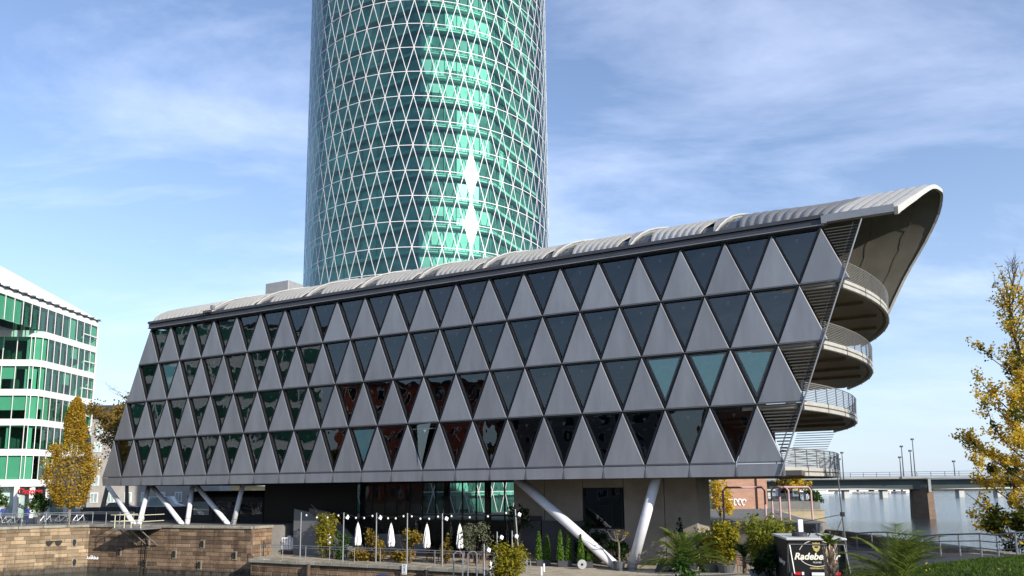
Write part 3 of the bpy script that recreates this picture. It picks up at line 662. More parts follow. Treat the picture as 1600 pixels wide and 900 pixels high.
# ================================================================== stone walls
blk = []
for q in range(6):
    rr = random.Random(q); mb = MB(); b = 0.035
    def jit(): return rr.uniform(-0.02, 0.02)
    ring = lambda x, z, y: [(-x + jit(), y, -z + jit()), (x + jit(), y, -z + jit()), (x + jit(), y, z + jit()), (-x + jit(), y, z + jit())]
    mb.loft([ring(0.5, 0.5, 0.5), ring(0.5, 0.5, -0.36 + jit()), ring(0.47, 0.44, -0.5 + jit())], False, True); blk.append(mb)
def wall_thing(name, label, pts, z0, z1, courses, key, cap=300, Lr=(0.5, 1.75), copz=0.24, copin=0.12):
    t = thing(name, label, 'wall', (pts[0].x, pts[0].y, 0)); o0 = Vector((pts[0].x, pts[0].y, 0))
    meshes = [m_.mesh('stone', M[key]) for m_ in blk]
    for me in meshes: fix_normals(me)
    rg = random.Random(len(pts) * 7 + courses); lst = []
    ch = (z1 - z0) / courses
    for a, b in zip(pts[:-1], pts[1:]):
        u = (b - a); L = u.length; u /= L; nrm = Vector((u.y, -u.x)); ang = atan2(u.y, u.x)
        back = MB().extr([(a.x - o0.x - nrm.x * 0.05, a.y - o0.y - nrm.y * 0.05, z0 - 2.5), (b.x - o0.x - nrm.x * 0.05, b.y - o0.y - nrm.y * 0.05, z0 - 2.5), (b.x - o0.x - nrm.x * 0.05, b.y - o0.y - nrm.y * 0.05, z1), (a.x - o0.x - nrm.x * 0.05, a.y - o0.y - nrm.y * 0.05, z1)], (-nrm.x * 0.5, -nrm.y * 0.5, 0))
        back.build('core', M['mortar'], t)
        for c in range(courses):
            x = -rg.uniform(0, 0.6)
            while x < L:
                l = rg.uniform(*Lr); x0, x1 = max(x, 0), min(x + l, L)
                if x1 - x0 > 0.12:
                    m_ = a + u * (x0 + x1) / 2; pr = rg.uniform(-0.015, 0.02)
                    pos = Vector((m_.x - o0.x + nrm.x * pr, m_.y - o0.y + nrm.y * pr, z0 + ch * (c + 0.5)))
                    w = pos + o0; ang_px = abs((w.x / w.y) * FPX)
                    seen = ang_px < 800 and w.z > -0.2
                    lst.append((0 if seen else 1, hypot(w.x, w.y), pos, ang, (x1 - x0 - 0.028, 0.12, ch - 0.028), rg.randrange(6)))
                x += l
        # coping slabs
        nC = max(1, round(L / 1.7))
        for k in range(nC):
            m_ = a + u * L * (k + 0.5) / nC
            cm = MB().bbox((0, 0, 0), (L / nC - 0.025, 0.75, copz), 0.03).build('coping_stone', M['coping'], t)
            cm.location = (m_.x - o0.x - nrm.x * (0.30 - copin), m_.y - o0.y - nrm.y * (0.30 - copin), z1 + copz / 2 + rg.uniform(-0.01, 0.012)); cm.rotation_euler = (0, 0, ang)
    lst.sort(key=lambda q: q[:2])
    rest = MB()
    for i, (_, _, pos, ang, sc_, q) in enumerate(lst):
        if i < cap: put('stone', meshes[q], t, pos, ang, sc_)
        else:
            R = Matrix.Translation(pos) @ Matrix.Rotation(ang, 4, 'Z') @ Matrix.Diagonal((*sc_, 1))
            rest.add([R @ v.co for v in meshes[q].vertices], [tuple(p.vertices) for p in meshes[q].polygons])
    if rest.v: tag(rest.build('stones', M[key], t), kind='stuff')
    return t
wallL = wall_thing('quay_wall', 'pale sandstone quay wall below the white office block', [QP[0], QP[1], QP[2]], -0.3, 4.0, 13, 'stoneL')
wallR = wall_thing('quay_wall', 'brown sandstone quay wall under the zigzag white tubes', [QP[2] + Vector((0.02, 0)), QP[3], R1 + Vector((0, 0))], -0.3, 4.0, 13, 'stoneR')
tw0, tw1 = b2(-14.0, -1.72), b2(8.3, -1.72)
wallT = wall_thing('terrace_wall', 'low brown stone wall with grey coping below the parasol terrace', [tw0, tw1, Vector((-0.9, 42)), Vector((0.6, 26))], -0.3, 1.45, 5, 'stoneR', copz=0.28, copin=0.2)
wallV = wall_thing('river_wall', 'low brown stone wall along the river edge behind the ramp railing', [Vector((26.1, 12)), Vector((26.1, 63))], 0.0, 3.4, 9, 'stoneR', cap=120, Lr=(1.2, 2.2))
def wall_at(px, py, pts):                # point on a wall's face seen at a pixel
    r = ray(px, py); best = None
    for a, b in zip(pts[:-1], pts[1:]):
        u = b - a; den = r.x * u.y - r.y * u.x
        if abs(den) < 1e-9: continue
        k = (a.x * u.y - a.y * u.x) / den; P = Vector((r.x * k, r.y * k)); s = (P - a).dot(u) / u.length_squared
        if -0.02 <= s <= 1.02 and k > 0: best = (Vector((P.x, P.y, CZ + r.z * k)), atan2(u.y, u.x))
    return best
M['niche'] = mat('niche_iron', (0.02, 0.018, 0.016), 0.7, 0.2, 0.4, 0.2, 5)
M['nichestone'] = posmat('niche_surround', [(0.20, 0.17, 0.125), (0.30, 0.26, 0.20)], 0.9, 3, bump=0.3)
for px, py in ((116, 848), (116, 879), (188, 863), (232, 849), (227, 880), (318, 850), (274, 866), (313, 883), (368, 868)):
    q = wall_at(px, py, QP)
    if not q: continue
    P, an = q; t = wallL if px < 158 else wallR
    o = MB(); o.box((0, -0.1, 0), (0.44, 0.06, 0.72)); ob = o.build('mooring_niche', M['nichestone'], t); ob.location = P - t.location; ob.rotation_euler = (0, 0, an)
    ri = MB().path([(0.1 * cos(a_), -0.17, 0.05 + 0.24 * sin(a_)) for a_ in [2 * pi * k / 12 for k in range(13)]], 0.05, 5); ri.box((0, -0.135, 0), (0.2, 0.03, 0.56)); ri.build('mooring_ring', M['niche'], ob)
q = wall_at(84, 847, QP)
if q:
    P, an = q; mb = MB()
    for sx in (-0.36, 0.36):
        pts = [(sx + 0.30 * cos(a_) * (1 if a_ < pi else 0.8), -0.14, 0.20 * sin(a_) if sin(a_) > 0 else 0.34 * sin(a_)) for a_ in [2 * pi * k / 14 for k in range(14)]]
        mb.extr([(x, y, min(z, 0.13)) for x, y, z in pts], (0, 0.03, 0))
    mb.box((0, -0.125, 0.08), (0.3, 0.03, 0.07)); o = mb.build('painted_glasses', M['black'], wallL); o.location = P - wallL.location; o.rotation_euler = (0, 0, an)
q = wall_at(145, 872, QP)
if q:
    P, an = q; mb = MB(); rr = random.Random(4); x = -0.75
    while x < 0.75:
        mb.path([(x, -0.13, -0.1), (x + 0.06, -0.13, rr.uniform(0.1, 0.3)), (x + 0.13, -0.13, -0.1), (x + 0.2, -0.13, rr.uniform(-0.02, 0.1))], 0.022, 4); x += 0.2
    o = mb.build('painted_scrawl', M['white'], wallL); o.location = P - wallL.location; o.rotation_euler = (0, 0, an)
def text_obj(body, size, m, parent, M4, name='lettering', shear=0.0, extr=0.004, align='CENTER', bold=0.0):
    cu = bpy.data.curves.new('txt', 'FONT'); cu.body = body; cu.size = size; cu.align_x = align; cu.align_y = 'CENTER'; cu.extrude = extr; cu.shear = shear; cu.offset = bold
    ob = bpy.data.objects.new('txt', cu); COL.objects.link(ob); bpy.context.view_layer.update()
    me = bpy.data.meshes.new_from_object(ob.evaluated_get(bpy.context.evaluated_depsgraph_get())); bpy.data.objects.remove(ob)
    me.materials.clear(); me.materials.append(m); me.name = name
    o = put(name, me, parent); o.matrix_local = M4; return o
def upright(loc, an): return Matrix.Translation(loc) @ Matrix.Rotation(an, 4, 'Z') @ Matrix.Rotation(pi / 2, 4, 'X')
TPTS = [tw0, tw1, Vector((-0.9, 42))]
q = wall_at(417, 876, TPTS)
if q: P, an = q; text_obj('IEXX', 0.34, M['white'], wallT, upright(P - wallT.location + Vector((sin(an), -cos(an), 0)) * 0.12, an), 'painted_letters', bold=0.012)
q = wall_at(636, 889, TPTS)
if q:
    P, an = q; nr = Vector((sin(an), -cos(an), 0)); t = tag(MB().bbox((0, 0, 0), (0.42, 0.04, 0.72), 0.008).build('berth_sign', M['white']), 'small white sign with a black numeral on the terrace wall', 'sign')
    t.location = P + nr * 0.34; t.rotation_euler = (0, 0, an)
    text_obj('1', 0.40, M['black'], t, upright((0, -0.024, -0.02), 0), 'numeral', bold=0.01); 
    MB().box((0, -0.022, 0.25), (0.22, 0.008, 0.05)).build('text_line', M['black'], t); MB().box((0, -0.022, -0.26), (0.24, 0.008, 0.03)).build('text_line', M['rail'], t)

# ================================================================== far river side
far = thing('road_bridge', 'long low green steel road bridge across the river on a red stone pier', 'bridge', ((1430 - 800) / FPX * 165, 165, 0), -0.42)
M['bgreen'] = mat('bridge_green', (0.085, 0.105, 0.10), 0.6, 0, 0.4, 0.12, 0.3)
M['pierstone'] = posmat('pier_sandstone', [(0.13, 0.088, 0.062), (0.19, 0.13, 0.095)], 0.9, 0.5, (1, 1, 3), 0.3, 4)
M['pale'] = mat('pale_concrete', (0.50, 0.50, 0.47), 0.7, 0, 0.3, 0.08, 0.5)
def fx(px, Y): return (px - 800) / FPX * Y
x0, x1 = -75.0, 60.0
g_ = MB(); rows = []
for k in range(33):
    x = x0 + (x1 - x0) * k / 32; f = abs(x / 70); h = 1.25 + 0.9 * max(0, 1 - f) ** 2
    rows.append([(x, -6, 8.35), (x, -6, 8.35 - h), (x, 6, 8.35 - h), (x, 6, 8.35)])
g_.loft(rows, True, True).build('girder', M['bgreen'], far)
MB().box(((x0 + x1) / 2, 0, 8.75), (x1 - x0, 14.5, 0.45)).build('deck', M['pale'], far)
for zr in (9.1, 9.5, 9.95): MB().box(((x0 + x1) / 2, -7.0, zr), (x1 - x0, 0.08, 0.08)).build('rail', M['rail'], far)
for k in range(52):
    MB().box((x0 + (x1 - x0) * (k + 0.5) / 52, -7.0, 9.35), (0.10, 0.10, 1.2)).build('post', M['rail'], far)
px_ = 0.0
pr = MB()
def pier_ring(z, w): return [(px_ - w, -5, z), (px_ + w * 0.35, -6.8, z), (px_ + w, -5.5, z), (px_ + w, 5, z), (px_ - w, 5, z)]
pr.loft([pier_ring(-2, 2.1), pier_ring(6.6, 1.85)], True, True).build('pier', M['pierstone'], far)
pr = MB(); pr.loft([pier_ring(6.6, 2.05), pier_ring(7.1, 2.05)], True, True).build('pier_cap', M['coping'], far)
MB().box((px_ + 1.2, -6.9, 7.2), (0.5, 0.5, 3.0)).build('pilaster', M['pale'], far)
for i, (px, y0, y1) in enumerate(((1318, 745, 706), (1313, 745, 716), (1408, 742, 711), (1412, 742, 694), (1425, 742, 701), (1430, 742, 683), (1492, 742, 718))):
    a = W(px, y0, 160); b = W(px, y1, 160)
    o = MB().tube((0, 0, -0.4), (0, 0, b.z - a.z), 0.13, 0.08, 6).build('lamp_mast', M['rail']); o.location = (a.x, 160, 8.85)
    hd = MB().box((0, 0, b.z - a.z), (0.5, 0.5, 0.35)).build('lamp_head', M['darkgrey'], o)
    tag(o, ('thin dark mast on the road bridge, ' + ['second from the left', 'leftmost of the row', 'third from the left', 'fourth from the left, tall', 'fifth from the left', 'tallest, above the pier', 'rightmost, beside the yellow tree'][i]), 'lamp post', 'masts on the road bridge')
fb = thing('far_bridge', 'white low bridge with slim piers far up the river', 'bridge', (150, 430, 0))
MB().box((60, 0, 5.0), (320, 8, .7)).build('deck', M['pale'], fb)
for k in range(14): MB().box((-90 + k * 22, 0, 2.2), (3.0, 4, 5.0)).build('pier', M['pale'], fb)
M['fartree'] = leafmat('far_foliage', (0.05, 0.055, 0.045), (0.12, 0.10, 0.06), 0.1, 0.05)
hl = MB(); rows = []; rg = random.Random(2)
for k in range(61):
    x = -900 + 3200 * k / 60; h = 10 + 9 * rg.random(); rows.append([(x, 900, 0), (x, 930, h * 0.8), (x, 980, h), (x, 1400, h * 0.6)])
struct('far_bank', hl.loft(rows, closed=False), M['fartree'])
rg = random.Random(5)
for k, px in enumerate((1255, 1275, 1322, 1345, 1362, 1378, 1395, 1410)):
    L = rg.uniform(14, 26); X = fx(px, 640)
    t = thing('river_boat', 'white houseboat moored on the far bank, ' + ['first', 'second', 'third', 'fourth', 'fifth', 'sixth', 'seventh', 'eighth'][k] + ' from the left', 'boat', (X, 640, 0), 0, 'houseboats on the far bank')
    hu = MB(); hu.loft([[(-L / 2, -2, 0.2), (L / 2 - 2, -2, 0.2), (L / 2, 0, 0.2), (L / 2 - 2, 2, 0.2), (-L / 2, 2, 0.2)], [(-L / 2, -2.3, 1.9), (L / 2 - 1, -2.3, 1.9), (L / 2 + 1, 0, 2.1), (L / 2 - 1, 2.3, 1.9), (-L / 2, 2.3, 1.9)]], True, True); hu.build('hull', M['white'] if k % 3 else M['darkgrey'], t)
    MB().box((-1, 0, 3.2), (L * 0.6, 3.6, 2.4)).build('cabin', M['white'], t); MB().box((-1, -1.83, 3.4), (L * 0.5, 0.06, 0.9)).build('window_band', M['black'], t)
# left bank beyond the building: sandy wall, lawn, abutment, frames
sw = thing('bank_wall', 'sandy stone bank wall ending at the water beyond the building', 'wall', (46.5, 146, 0))
M['sandwall'] = posmat('bank_sandstone', [(0.30, 0.24, 0.14), (0.45, 0.37, 0.24)], 0.9, 0.6, (1, 1, 2), 0.3, 5)
MB().box((6.8, 0.2, 1.0), (14.6, 1.6, 2.8)).build('face', M['sandwall'], sw); MB().box((6.8, 0.2, 2.5), (14.8, 1.9, 0.2)).build('coping', M['coping'], sw)
struct('bank_lawn', MB().poly((30, 100, 4.212), (46, 147.5, 4.212), (58, 149, 4.212), (58, 175, 4.212), (20, 175, 4.212)), M['grassg'])
ab = thing('stone_abutment', 'red sandstone bridge abutment with white graffiti beyond the potted bamboo', 'abutment', (fx(1156, 100), 100, 4.2))
M['redstone'] = posmat('red_sandstone', [(0.34, 0.19, 0.13), (0.46, 0.28, 0.20)], 0.9, 0.8, (1, 1, 3), 0.3, 5)
MB().box((0, 2, 2.2), (6.4, 4, 4.6)).build('block', M['redstone'], ab); MB().box((0, 1.9, 4.7), (7.0, 4.6, 0.5)).build('cornice', M['sandwall'], ab)
for x in (-2.9, 2.3): MB().box((x, -0.12, 2.2), (1.0, 0.3, 4.4)).build('pilaster', M['redstone'], ab)
mb = MB(); rr = random.Random(8)
for k in range(5):
    cx = -2.2 + k * 0.55; mb.path([(cx + 0.26 * cos(a_), -0.02, 0.9 + 0.42 * sin(a_) + rr.uniform(-.1, .1)) for a_ in [2 * pi * i / 9 for i in range(8)]], 0.1, 5)
mb.build('graffiti', M['white'], ab)
M['pinkpipe'] = mat('pink_pipe', (0.56, 0.36, 0.38), 0.5, 0, 0.4, 0.06, 2)
fr_ = thing('pipe_frame', 'pink tubular gate frame standing right of the red abutment', 'frame', (fx(1215, 66), 66, 4.2))
for xa, xb in ((-5.2, -1.5), (-0.9, 0.6), (-0.2, 2.6)): MB().path([(xa, 0, -1.6), (xa, 0, 2.6), (xa + 0.25, 0, 2.9), (xb - 0.25, 0, 2.9), (xb, 0, 2.6), (xb, 0, -1.6)], 0.09, 8).build('pipe', M['pinkpipe'], fr_)
fe = thing('bank_fence', 'dark picket fence along the lawn above the sandy bank wall', 'fence', (46.5, 147, 4.2))
MB().box((6, 0, 1.0), (14, 0.06, 0.08)).build('rail', M['black'], fe)
for k in range(24): MB().box((-1 + k * 0.6, 0, 0.5), (0.07, 0.05, 1.0)).build('picket', M['black'], fe)
# ================================================================== white office block on the left
OB = thing('office_block', 'white banded office block with green windows and a curved corner', 'building', (-58, 95, 4.2))
M['owhite'] = mat('office_white', (0.74, 0.74, 0.72), 0.55, 0, 0.4, 0.04, 0.6)
M['oglass'] = glass('office_glass', (0.34, 0.70, 0.55), 0.02, 1.35, 0.12, 0.006, wave=0.006, wscale=0.5)
M['oblind'] = mat('office_blind', (0.52, 0.56, 0.52), 0.8, 0, 0.2, 0.06, 1.0)
M['oblind2'] = mat('office_shutter', (0.14, 0.17, 0.155), 0.8, 0, 0.2, 0.1, 1.0)
M['odark'] = mat('office_inside', (0.06, 0.075, 0.07), 0.8, 0, 0.3, 0.4, 0.4)
PC = Vector((-57.4, 100.0)); PB = Vector((-58.0, 90.5)); PT = Vector((-59.2, 70.0))
def opath():
    pts = [PC.copy()]
    for k in range(1, 8): pts.append(PC.lerp(PB, k / 8))
    for k in range(0, 6):                 # rounded inner corner
        a = radians(90 * k / 6); pts.append(PB + Vector((-1.6 + 1.6 * cos(a), -1.6 * sin(a) + 0.0)))
    q = pts[-1]
    for k in range(1, 13): pts.append(q + Vector((-1.62 * k, -0.10 * k)))
    return pts
low = opath(); topp = [PC.lerp(PT, k / 21) for k in range(22)]
oo = Vector((-58, 95))
back = [Vector((-95, 90)), Vector((-95, 118)), Vector((-57.4, 118))]
ends = [Vector((-59.5, 106)), ]
sill = [8.8 + 3.65 * k for k in range(6)]
def band(path, z0, z1, key, name, out=0.0, cap=True):
    ply = [(p.x - oo.x, p.y - oo.y) for p in path]
    ctr = [(-92 - oo.x, path[-1].y - oo.y), (-92 - oo.x, 104 - oo.y), (PC.x - 3 - oo.x, 104 - oo.y), (PC.x - 0.6 - oo.x, 100.8 - oo.y)]
    return MB().extr([(x + out, y, z0 - 4.2) for x, y in ply + ctr], (0, 0, z1 - z0)).build(name, M[key], OB)
rg = random.Random(11)
for k in range(6):
    path = topp if k == 5 else low
    z0 = sill[k]; z1 = z0 + 2.85
    nxt = z1 + 0.8
    band(path, z1, nxt, 'owhite', 'white_band')
    ply = path
    # inner back wall and floor seen through the panes
    inn = [Vector((p.x - 3.2, p.y + (2.2 if k < 5 else 0.5))) for p in ply]
    mb = MB()
    for a, b in zip(inn[:-1], inn[1:]): mb.poly((a.x - oo.x, a.y - oo.y, z0 - 4.2), (b.x - oo.x, b.y - oo.y, z0 - 4.2), (b.x - oo.x, b.y - oo.y, z1 - 4.2), (a.x - oo.x, a.y - oo.y, z1 - 4.2))
    mb.build('inner_wall', M['odark'], OB)
    MB().box((PC.x - oo.x - 3.3, PC.y - oo.y + .45, (z0 + z1) / 2 - 4.2), (6.2, .25, z1 - z0)).build('end_wall', M['owhite'], OB)
    for i, (a, b) in enumerate(zip(ply[:-1], ply[1:])):
        if 8 <= i < 13 and k < 5 and i % 2: continue
        if 8 <= i < 13 and k < 5: b = ply[min(i + 2, len(ply) - 1)] if i + 2 <= 13 else b
        a3 = Vector((a.x - oo.x, a.y - oo.y, 0)); b3 = Vector((b.x - oo.x, b.y - oo.y, 0)); u = (b3 - a3).normalized(); nr = Vector((-u.y, u.x, 0)); nr = nr if nr.x - nr.y > 0 else -nr
        ins = -nr * 0.12
        w = MB().add([a3 + ins + Vector((0, 0, z0 - 4.2)), b3 + ins + Vector((0, 0, z0 - 4.2)), b3 + ins + Vector((0, 0, z1 - 4.2)), a3 + ins + Vector((0, 0, z1 - 4.2))], [(0, 1, 2, 3)]).build('window', M['oglass'], OB, fixn=False)
        m_ = MB().bar(a3 - nr * 0.05 + Vector((0, 0, z0 - 4.2)), a3 - nr * 0.05 + Vector((0, 0, z1 - 4.2)), 0.07, 0.06, nr).build('mullion', M['owhite'], w)
        if i <= 1: MB().bar(a3.lerp(b3, 0.02) + Vector((0, 0, z0 - 4.2 + 1.3)), b3 + Vector((0, 0, z0 - 4.2 + 1.3)), 0.1, 0.12).build('transom', M['owhite'], w)
        rb = rg.random(); frac = 1.0 if rb < 0.16 else (0.55 if rb < 0.30 else 0)
        if k in (0, 2) and i > 8: frac = max(frac, 0.62 if k == 2 else 1.0)
        if frac:
            zz0 = z1 - (z1 - z0) * frac; c = -nr * 0.3
            MB().add([a3 + c + Vector((0, 0, zz0 - 4.2)), b3 + c + Vector((0, 0, zz0 - 4.2)), b3 + c + Vector((0, 0, z1 - 4.2)), a3 + c + Vector((0, 0, z1 - 4.2))], [(0, 1, 2, 3)]).build('blind', M['oblind'], w)
        elif i < 8 or k == 5:
            c = -nr * 0.35; a4 = a3.lerp(b3, .04); b4 = a3.lerp(b3, .5)
            MB().add([a4 + c + Vector((0, 0, z0 - 4.2)), b4 + c + Vector((0, 0, z0 - 4.2)), b4 + c + Vector((0, 0, z1 - 4.6)), a4 + c + Vector((0, 0, z1 - 4.6))], [(0, 1, 2, 3)]).build('shutter', M['oblind2'], w)
        elif rg.random() < 0.5:              # open fin shutter
            MB().bar(a3 - nr * 0.6 + u * 0.5 + Vector((0, 0, z0 - 4.1)), a3 - nr * 0.6 + u * 0.5 + Vector((0, 0, z1 - 4.3)), 0.5, 0.05, nr).build('shutter', M['oblind'], w)
band(low, sill[0] - 0.85, sill[0], 'owhite', 'white_band', 0.25)
band(low, 30.75, 30.9, 'owhite', 'roof_slab')
# sloping white roof and serrated eave
rA = [(PC.x - oo.x + 0.3, PC.y - oo.y + 0.5, 26.55), (PT.x - oo.x + 0.4, PT.y - oo.y, 26.55), (PT.x - oo.x - 4, PT.y - oo.y, 32.2), (PC.x - oo.x - 3, PC.y - oo.y + 1, 27.0), (-30, 20, 27), (-34, -25, 32.2)]
MB().add(rA, [(0, 1, 2, 3), (3, 2, 5, 4)]).build('roof', M['owhite'], OB)
for k in range(21):
    p = topp[k]; MB().box((p.x - oo.x + 0.25, p.y - oo.y - 0.45, 26.6 + 0.0), (0.35, 0.75, 0.12), M=Matrix.Rotation(radians(10), 3, 'X')).build('eave_slat', M['steel'], OB)
# ground floor: columns, dark shopfront, sign
for i in (0, 3, 6, 9, 13, 15, 17, 19, 21):
    p = low[i]; MB().box((p.x - oo.x - 0.2, p.y - oo.y, 1.95), (0.42, 0.42, 3.9)).build('column', M['owhite'], OB)
inn = [Vector((p.x - 2.0, p.y + 1.2)) for p in low]
for i, (a, b) in enumerate(zip(inn[:-1], inn[1:])):
    MB().poly((a.x - oo.x, a.y - oo.y, 0), (b.x - oo.x, b.y - oo.y, 0), (b.x - oo.x, b.y - oo.y, 3.8), (a.x - oo.x, a.y - oo.y, 3.8)).build('shopfront', M['tdark'], OB)
M['redsign'] = mat('red_sign', (0.5, 0.02, 0.03), 0.5, 0, 0.4, 0.0, emit=0.05)
sg = W(53, 661, 88.2); 
so_ = text_obj('Osteria', 0.95, M['redsign'], OB, upright((sg.x + 58, 88.0 - 95, 3.2), 0.06), 'shop_sign', shear=0.25, extr=0.04, bold=0.02)
so_.location.z = 3.15; so_.location.x = fx(52, 88) + 58
# ================================================================== things on the upper quay
M['railgrey'] = mat('rail_grey', (0.26, 0.27, 0.28), 0.45, 0.5, 0.5, 0.1, 5)
def rail_thing(name, label, pts, h, every, rails, m, z, pr=0.03, rr=0.022, cat='railing'):
    t = thing(name, label, cat, (pts[0].x, pts[0].y, z(pts[0]))); o = Vector((pts[0].x, pts[0].y, z(pts[0])))
    fine = []
    for a, b in zip(pts[:-1], pts[1:]):
        n_ = max(1, round((b - a).length / every))
        for k in range(n_): fine.append(a.lerp(b, k / n_))
    fine.append(pts[-1]); P = [Vector((p.x, p.y, z(p))) - o for p in fine]
    for p in P: MB().tube(p, p + Vector((0, 0, h)), pr, n=6).build('post', m, t)
    for q in rails: MB().path([p + Vector((0, 0, q)) for p in P], rr if q < h else rr * 1.5, 5).build('rail', m, t)
    return t
rail_thing('quay_railing', 'grey steel railing on top of the pale sandstone quay wall', [QP[0] + Vector((0.1, 0.5)), QP[1] + Vector((-0.1, 0.5)), QP[2] + Vector((-0.1, 0.5)), QP[2] + Vector((4.6, -1.2))], 1.15, 1.9, (1.15, 1.0, 0.12), M['railgrey'], lambda p: 4.2)
# service platform on the wall
M['yrail'] = mat('cream_rail', (0.66, 0.62, 0.44), 0.5, 0, 0.4, 0.08, 3)
q = wall_at(232, 822, QP); P, an = q
pf = thing('service_platform', 'white steel platform with cream railing hung on the quay wall', 'platform', (P.x, P.y, 4.1), an)
MB().bbox((0, -1.2, -0.08), (3.3, 2.3, 0.16), 0.02).build('deck', M['steel'], pf)
for x in (-1.5, -0.4, 0.4, 1.5): MB().path([(x, -2.25, -0.2), (x, -2.25, 1.1)], 0.035, 6).build('post', M['yrail'], pf)
for zz in (1.1, 0.55): MB().path([(-2.0, -2.25, zz), (1.5, -2.25, zz)] + [(1.5 + 0.3 * sin(a), -2.25 + 0.0, 0.825 + 0.275 * cos(a)) for a in ([0.5, 1.0, 1.57] if zz > 1 else [2.6, 2.1, 1.57])], 0.035, 6).build('rail', M['yrail'], pf)
for x in (-1.55, 1.55):
    for zz in (1.1, 0.55): MB().path([(x, -2.25, zz), (x, 0.2, zz)], 0.03, 6).build('rail', M['yrail'], pf)
for x in (-1.2, 0, 1.2): MB().bar((x, -2.0, -0.16), (x, -0.1, -1.6), 0.09, 0.09).build('strut', M['steel'], pf)
for x in (-0.22, 0.22): MB().tube((x, -0.25, -0.2), (x, -0.25, -4.0), 0.03, n=5).build('ladder_side', M['niche'], pf)
for k in range(12): MB().tube((-0.22, -0.25, -0.4 - k * 0.3), (0.22, -0.25, -0.4 - k * 0.3), 0.02, n=5).build('rung', M['niche'], pf)
# dark marquee behind the tubes
M['tentfab'] = mat('tent_fabric', (0.017, 0.018, 0.02), 0.55, 0, 0.4, 0.25, 1.5, bump=0.4, bscale=2.5)
M['pvc'] = glass('tent_window', (0.55, 0.58, 0.55), 0.12, 1.45, 1.6, 0.06, wave=0.05, wscale=1.5)
tp0 = WZ(300, 816, 4.2); tp0.y = 72.0; tp0.x = fx(300, 72)
tn = thing('marquee_tent', 'black marquee tent with clear windows behind the zigzag tubes', 'tent', tp0)
TL, TD, TH = 7.2, 5.0, 2.4
for k in range(3):
    x0_, x1_ = TL * k / 3 + 0.05, TL * (k + 1) / 3 - 0.05
    MB().extr([(x0_, 0, 0), (x1_, 0, 0), (x1_, 0, 0.75), (x0_, 0, 0.75)], (0, 0.04, 0)).build('wall_panel', M['tentfab'], tn)
    MB().poly((x0_ + 0.1, 0.02, 0.75), (x1_ - 0.1, 0.02, 0.75), (x1_ - 0.1, 0.02, 2.0), (x0_ + 0.1, 0.02, 2.0)).build('window', M['pvc'], tn)
    MB().extr([(x0_, 0, 2.0), (x1_, 0, 2.0), (x1_, 0, TH), (x0_, 0, TH)], (0, 0.04, 0)).build('wall_panel', M['tentfab'], tn)
for k in range(4):
    MB().box((TL * k / 3, 0, TH / 2), (0.12, 0.1, TH)).build('pole', M['black'], tn); MB().box((TL * k / 3, TD, TH / 2), (0.12, 0.1, TH)).build('pole', M['black'], tn)
rr_ = [[(x, TD / 2 - (TD / 2 + 0.15) * cos(pi * i / 10), TH + 0.62 * sin(pi * i / 10)) for i in range(11)] for x in (-0.15, TL * 0.33, TL * 0.66, TL + 0.15)]
MB().loft(rr_, closed=False).build('roof', M['tentfab'], tn)
MB().poly(*[(TL + 0.1, y, z) for _, y, z in rr_[-1]]).build('gable', M['greypaint'], tn)
MB().poly((TL + 0.1, 0, 0), (TL + 0.1, TD, 0), (TL + 0.1, TD, TH), (TL + 0.1, 0, TH)).build('end_panel', M['tentfab'], tn)
MB().poly((0, TD, 0), (TL, TD, 0), (TL, TD, TH), (0, TD, TH)).build('rear_panel', M['tentfab'], tn)
# bicycles
M['tyre'] = mat('tyre', (0.02, 0.02, 0.02), 0.8, 0, 0.3, 0.1); M['bikes'] = mat('bike_silver', (0.5, 0.52, 0.55), 0.35, 0.5, 0.5, 0.05, rnd=0.5)
def bicycle():
    t = thing('bicycle', 'x', 'bicycle'); R_ = 0.34
    for x in (-0.52, 0.52):
        w = MB().path([(x + R_ * cos(a), 0, R_ + R_ * sin(a)) for a in [2 * pi * k / 18 for k in range(19)]], 0.025, 5).build('wheel', M['tyre'], t)
        sp_ = MB()
        for k in range(8): a = 2 * pi * k / 8; sp_.tube((x, 0, R_), (x + R_ * cos(a), 0, R_ + R_ * sin(a)), 0.006, n=4)
        sp_.build('spokes', M['steel'], w)
    f = MB(); A, Bq, C, D = (-0.52, 0, R_), (-0.1, 0, 0.30), (-0.22, 0, 0.82), (0.36, 0, 0.86)
    for p, q in ((A, Bq), (Bq, C), (A, C), (Bq, D), (C, D), (D, (0.52, 0, R_)), (C, (-0.24, 0, 0.95)), (D, (0.34, 0, 1.0))): f.tube(p, q, 0.022, n=6)
    f.build('frame', M['bikes'], t)
    MB().path([(0.42, -0.28, 1.04), (0.34, -0.1, 1.02), (0.34, 0.1, 1.02), (0.42, 0.28, 1.04)], 0.018, 6).build('handlebar', M['steel'], t)
    MB().bbox((-0.25, 0, 0.97), (0.26, 0.14, 0.07), 0.02).build('saddle', M['black'], t)
    return t
bk = bicycle(); first = True
for i, (px, Y, rz, lb) in enumerate(((3, 67.5, 0.5, 'bicycle at the left picture edge behind the quay railing'), (22, 68.2, 0.9, 'bicycle between the two people in blue'), (35, 68.4, 0.3, 'bicycle just left of the second person in blue'), (80, 69.6, 1.1, 'bicycle under the dark shop window beside the planter'), (104, 70.6, 0.7, 'bicycle left of the yellow tree trunk'), (131, 71.6, 1.0, 'bicycle right of the yellow tree trunk'))):
    o = bk if first else copy_tree(bk); first = False
    o.location = (fx(px, Y), Y, 4.2); o.rotation_euler = (0, radians(4), rz); tag(o, lb, 'bicycle', 'bicycles along the quay railing')
